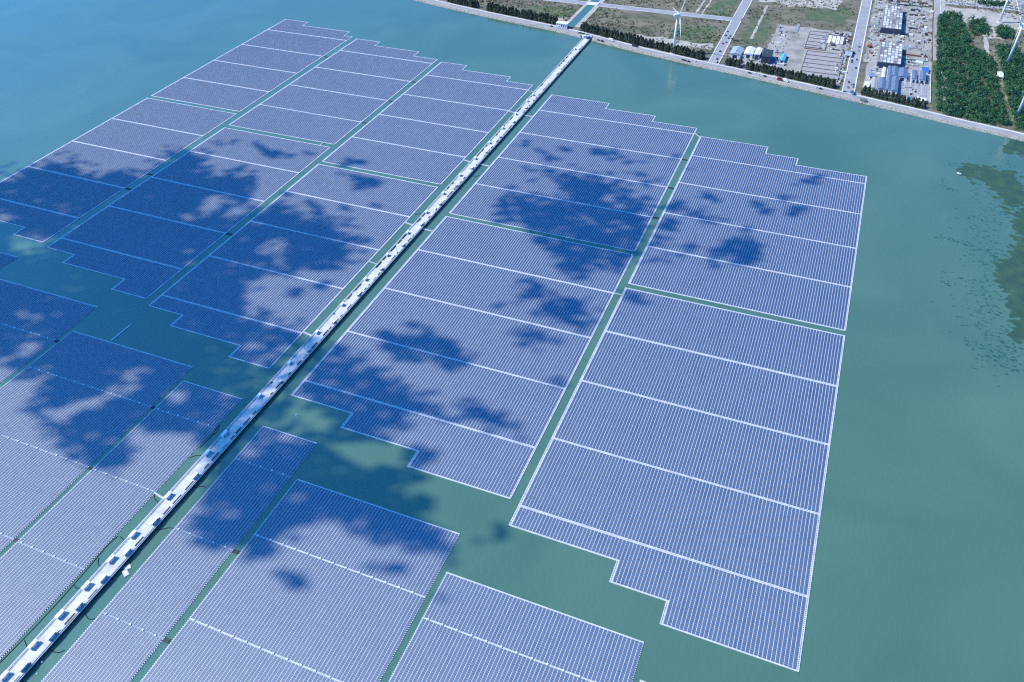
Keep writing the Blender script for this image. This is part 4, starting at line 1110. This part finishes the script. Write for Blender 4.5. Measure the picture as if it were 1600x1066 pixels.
P_MAIN = [(-130,290),(10,266),(40,255),(60,258),(75,250),(105,239),(125,241),(114,256),(130,268),(175,272),(185,250),(205,248),(215,262),(235,261),(245,246),(265,236),(300,226),(318,229),(302,240),(296,249),(322,245),(340,250),(347,258),(362,261),(398,258),(396,278),(390,300),(408,313),(428,325),(450,330),(487,325),(515,337),(536,352),(557,367),(578,378),(570,388),(552,404),(532,414),(505,426),(470,428),(438,421),(412,424),(386,438),(372,455),(376,475),(395,490),(430,500),(470,511),(482,521),(500,529),(514,536),(530,534),(550,540),(562,557),(590,575),(640,602),(660,615),(700,620),(745,623),(780,635),(808,652),(828,668),(820,683),(795,677),(750,662),(715,650),(685,640),(668,640),(652,653),(632,655),(626,680),(602,685),(582,674),(568,690),(600,712),(640,718),(648,700),(672,704),(677,722),(662,735),(668,743),(640,765),(652,790),(684,798),(677,812),(722,836),(706,850),(672,868),(650,850),(622,850),(592,836),(566,836),(545,826),(520,810),(500,815),(470,830),(442,846),(426,870),(400,880),(375,870),(345,857),(310,846),(280,829),(292,815),(312,780),(332,740),(346,712),(322,702),(308,690),(290,685),(270,680),(250,670),(236,656),(220,660),(204,700),(184,736),(156,746),(150,726),(120,712),(90,692),(60,667),(40,645),(50,630),(60,600),(30,590),(0,562),(-130,560)]
P_MID = [(583,498),(600,512),(625,520),(650,507),(680,514),(711,535),(738,552),(757,568),(740,584),(705,586),(680,575),(650,569),(622,562),(602,550),(590,536),(575,520)]
P_UP = [(815,258),(840,257),(875,255),(890,250),(912,263),(937,270),(962,280),(975,295),(990,307),(1012,311),(1036,320),(1034,340),(1018,366),(1004,392),(996,402),(972,428),(955,438),(930,428),(905,424),(880,430),(865,420),(850,395),(832,372),(808,358),(795,345),(775,345),(772,335),(790,312),(805,300),(830,300),(862,310),(885,308),(868,296),(845,278),(820,272)]
P_F = [(738,450),(765,455),(790,455),(800,442),(832,438),(852,452),(880,464),(915,462),(947,459),(950,470),(932,492),(915,505),(890,509),(860,506),(840,487),(822,471),(800,471),(770,471),(745,463)]
P_G = [(791,506),(820,506),(850,518),(900,520),(908,533),(890,546),(852,546),(815,533),(800,522)]
field = np.zeros(GX.shape)
for P in (P_MAIN, P_MID, P_UP, P_F, P_G): field = np.maximum(field, inside(P))
field = blur(field, 7)
def spot(cx_, cy_, rx, ry, rot=0, s=1.0):
    a = R(rot); dx = WX-cx_; dy = WY-cy_; u = dx*math.cos(a)+dy*math.sin(a); v = -dx*math.sin(a)+dy*math.cos(a)
    return s*np.clip(1.25-np.sqrt((u/rx)**2+(v/ry)**2)*.85, 0, 1)
for q in [(826,226,11,8),(805,235,9,6,0,.8),(857,242,17,8,20),(888,233,18,5,0,.6),(947,235,20,7,10),(968,252,15,10,30),(998,248,18,5),(975,270,26,6,10,.7),(1015,281,20,4,-8,.7),(1055,245,9,4,0,.7),(957,238,10,8),
          (1060,324,24,8),(1105,312,22,8,10),(1100,334,34,8,5),(1045,350,14,11),(1028,378,18,13),(1075,385,32,10,5),(1148,392,46,20,-5),(1163,360,17,13),(1016,400,18,9,0,.9),(1050,402,28,7,0,.5),(1190,321,15,10,20),(1241,327,24,8),(1265,282,20,6),(1229,305,8,7),(1237,284,9,5,0,.7),(1077,267,9,6,0,.6),(992,468,20,11),(1020,474,15,6,0,.5),
          (400,229,11,6),(433,241,26,8,8),(490,243,10,5,0,.6),(553,254,28,7),(567,281,22,8,20),(527,279,9,4,0,.6),(442,307,9,4),(485,316,15,5,10),(534,319,18,9,0,.8),(577,316,10,6,0,.5),(362,221,8,4,0,.6),(335,222,7,4,0,.5),(465,455,16,10),(500,447,12,8,0,.8),
          (607,887,24,12),(645,878,16,6,-15),(681,857,20,7),(640,835,26,13,15),(550,816,24,13,20),(400,856,32,18,20),(455,900,28,9,38,.9),(503,930,14,12,0,.8),(318,846,30,8,20,.8),(690,938,13,12,0,.5),(773,839,20,14,10,.9),(713,872,14,14,0,.8),(870,597,20,7,0,.7),(300,675,16,9),(178,715,24,24,-30),(180,700,18,14)]:
    field = np.maximum(field, spot(*q))
for q in [(325,325,30,10,-28,.75),(372,330,20,10,-20,.7),(360,350,13,6,-20,.5),(396,351,14,5,0,.6),(430,388,30,9,-10,.5),(400,414,12,6,0,.4),(345,262,10,5,0,.5),(150,262,28,7,0,.6),(95,255,10,4,0,.5),(225,256,14,5,0,.5),(20,276,20,6,-15,.5),(15,305,14,6,0,.5),(5,335,20,10,0,.4),(60,372,20,8,0,.45),(28,384,30,12,0,.75),(50,392,30,8,0,.5),
          (48,543,20,8,-20,.55),(10,603,24,15,0,.9),(40,590,36,16,-20,.5),(195,605,40,14,-32,.85),(145,628,34,9,-30,.8),(100,650,30,9,-25,.8),(25,560,30,8,-20,.5),(272,618,9,16,30,.7),(80,640,12,8,0,.3),
          (610,572,28,6,38,.75),(575,548,24,5,35,.6),(670,596,36,7,8,.9),(725,604,30,8,8,.9),(640,585,20,6,25,.8),
          (950,304,16,6,0,.6),(850,315,18,7,0,.6),(872,358,20,6,0,.5),(905,338,25,5,0,.3),(840,475,16,6,40,.5),(1083,356,26,11,5,.9),(985,290,14,5,10,.5),(940,415,16,6,0,.5),
          (485,660,32,14,0,.7),(470,640,20,8,0,.5),(570,706,58,16,10,.95),(530,690,24,12,0,.5),(400,702,16,15,0,.65),(440,690,22,10,0,.4),(360,800,18,10,0,.35),(505,820,30,11,15,.7),(470,775,20,10,0,.25),(490,680,30,10,0,.4)]:
    field = field*(1-np.clip(spot(*q), 0, 1))
cover = np.clip((field*1.22 + (fbm-.5)*2.3*np.clip(field*4, 0, 1)*(1.15-.72*field) - .27)*1.18, 0, 1)
CZ = 720.0
step = 3.3
gxs, gys = np.meshgrid(np.arange(-1080, 60, step), np.arange(20, 1260, step))
gxs = gxs.ravel()+RNG.uniform(-1.6, 1.6, gxs.size); gys = gys.ravel()+RNG.uniform(-1.6, 1.6, gys.size)
dz = -CAM_H
zz = gxs*_fw.x+gys*_fw.y+dz*_fw.z
px_ = 800+FPX*(gxs*_rt.x+gys*_rt.y+dz*_rt.z)/zz; py_ = 533-FPX*(gxs*_up.x+gys*_up.y+dz*_up.z)/zz
ii = np.clip(((px_+120)/2).astype(int), 0, W_-1); jj = np.clip((py_/2).astype(int), 0, H_-1)
cv = cover[jj, ii]
cv = cv*(1-.30*np.exp(-((px_-445)/100)**2-((py_-600)/90)**2)-.10*np.clip((px_-560)/200, 0, 1))   # thinner cloud over the middle of the pier
cv[(px_ < -110) | (px_ > 1590) | (py_ < 4) | (py_ > 1070)] = 0
keep = RNG.random(cv.size) < -np.log(1-np.clip(cv, 0, 1)*.97)/3.5
gxs, gys, cv = gxs[keep], gys[keep], cv[keep]
zc = CZ + RNG.uniform(0, 1, gxs.size)*(8+70*cv) 
rad = 3.5*RNG.uniform(.8, 1.2, gxs.size)
t_ = zc/SUN.z
C0 = np.stack([gxs+SUN.x*t_, gys+SUN.y*t_, zc], 1)
ph = (1+5**.5)/2
ico = np.array([(-1,ph,0),(1,ph,0),(-1,-ph,0),(1,-ph,0),(0,-1,ph),(0,1,ph),(0,-1,-ph),(0,1,-ph),(ph,0,-1),(ph,0,1),(-ph,0,-1),(-ph,0,1)], float); ico /= np.linalg.norm(ico[0])
icf = np.array([(0,11,5),(0,5,1),(0,1,7),(0,7,10),(0,10,11),(1,5,9),(5,11,4),(11,10,2),(10,7,6),(7,1,8),(3,9,4),(3,4,2),(3,2,6),(3,6,8),(3,8,9),(4,9,5),(2,4,11),(6,2,10),(8,6,7),(9,8,1)])
jit = RNG.uniform(.75, 1.25, (len(C0), 12, 1))
V_ = (C0[:, None, :] + ico[None]*jit*rad[:, None, None]).reshape(-1, 3)
F_ = (icf[None] + (np.arange(len(C0))*12)[:, None, None]).reshape(-1, 3)
me = bpy.data.meshes.new('cloud'); me.vertices.add(len(V_)); me.vertices.foreach_set('co', V_.ravel().astype(np.float32))
me.loops.add(F_.size); me.loops.foreach_set('vertex_index', F_.ravel().astype(np.int32))
me.polygons.add(len(F_)); me.polygons.foreach_set('loop_start', (np.arange(len(F_))*3).astype(np.int32)); me.update(calc_edges=True)
me.materials.append(mat('cloud_white', (.85,.86,.88), 1.0, spec=0.0))
tag(add('cloud', me), 'broken white clouds drifting overhead that shade the arrays', 'cloud', kind='stuff')
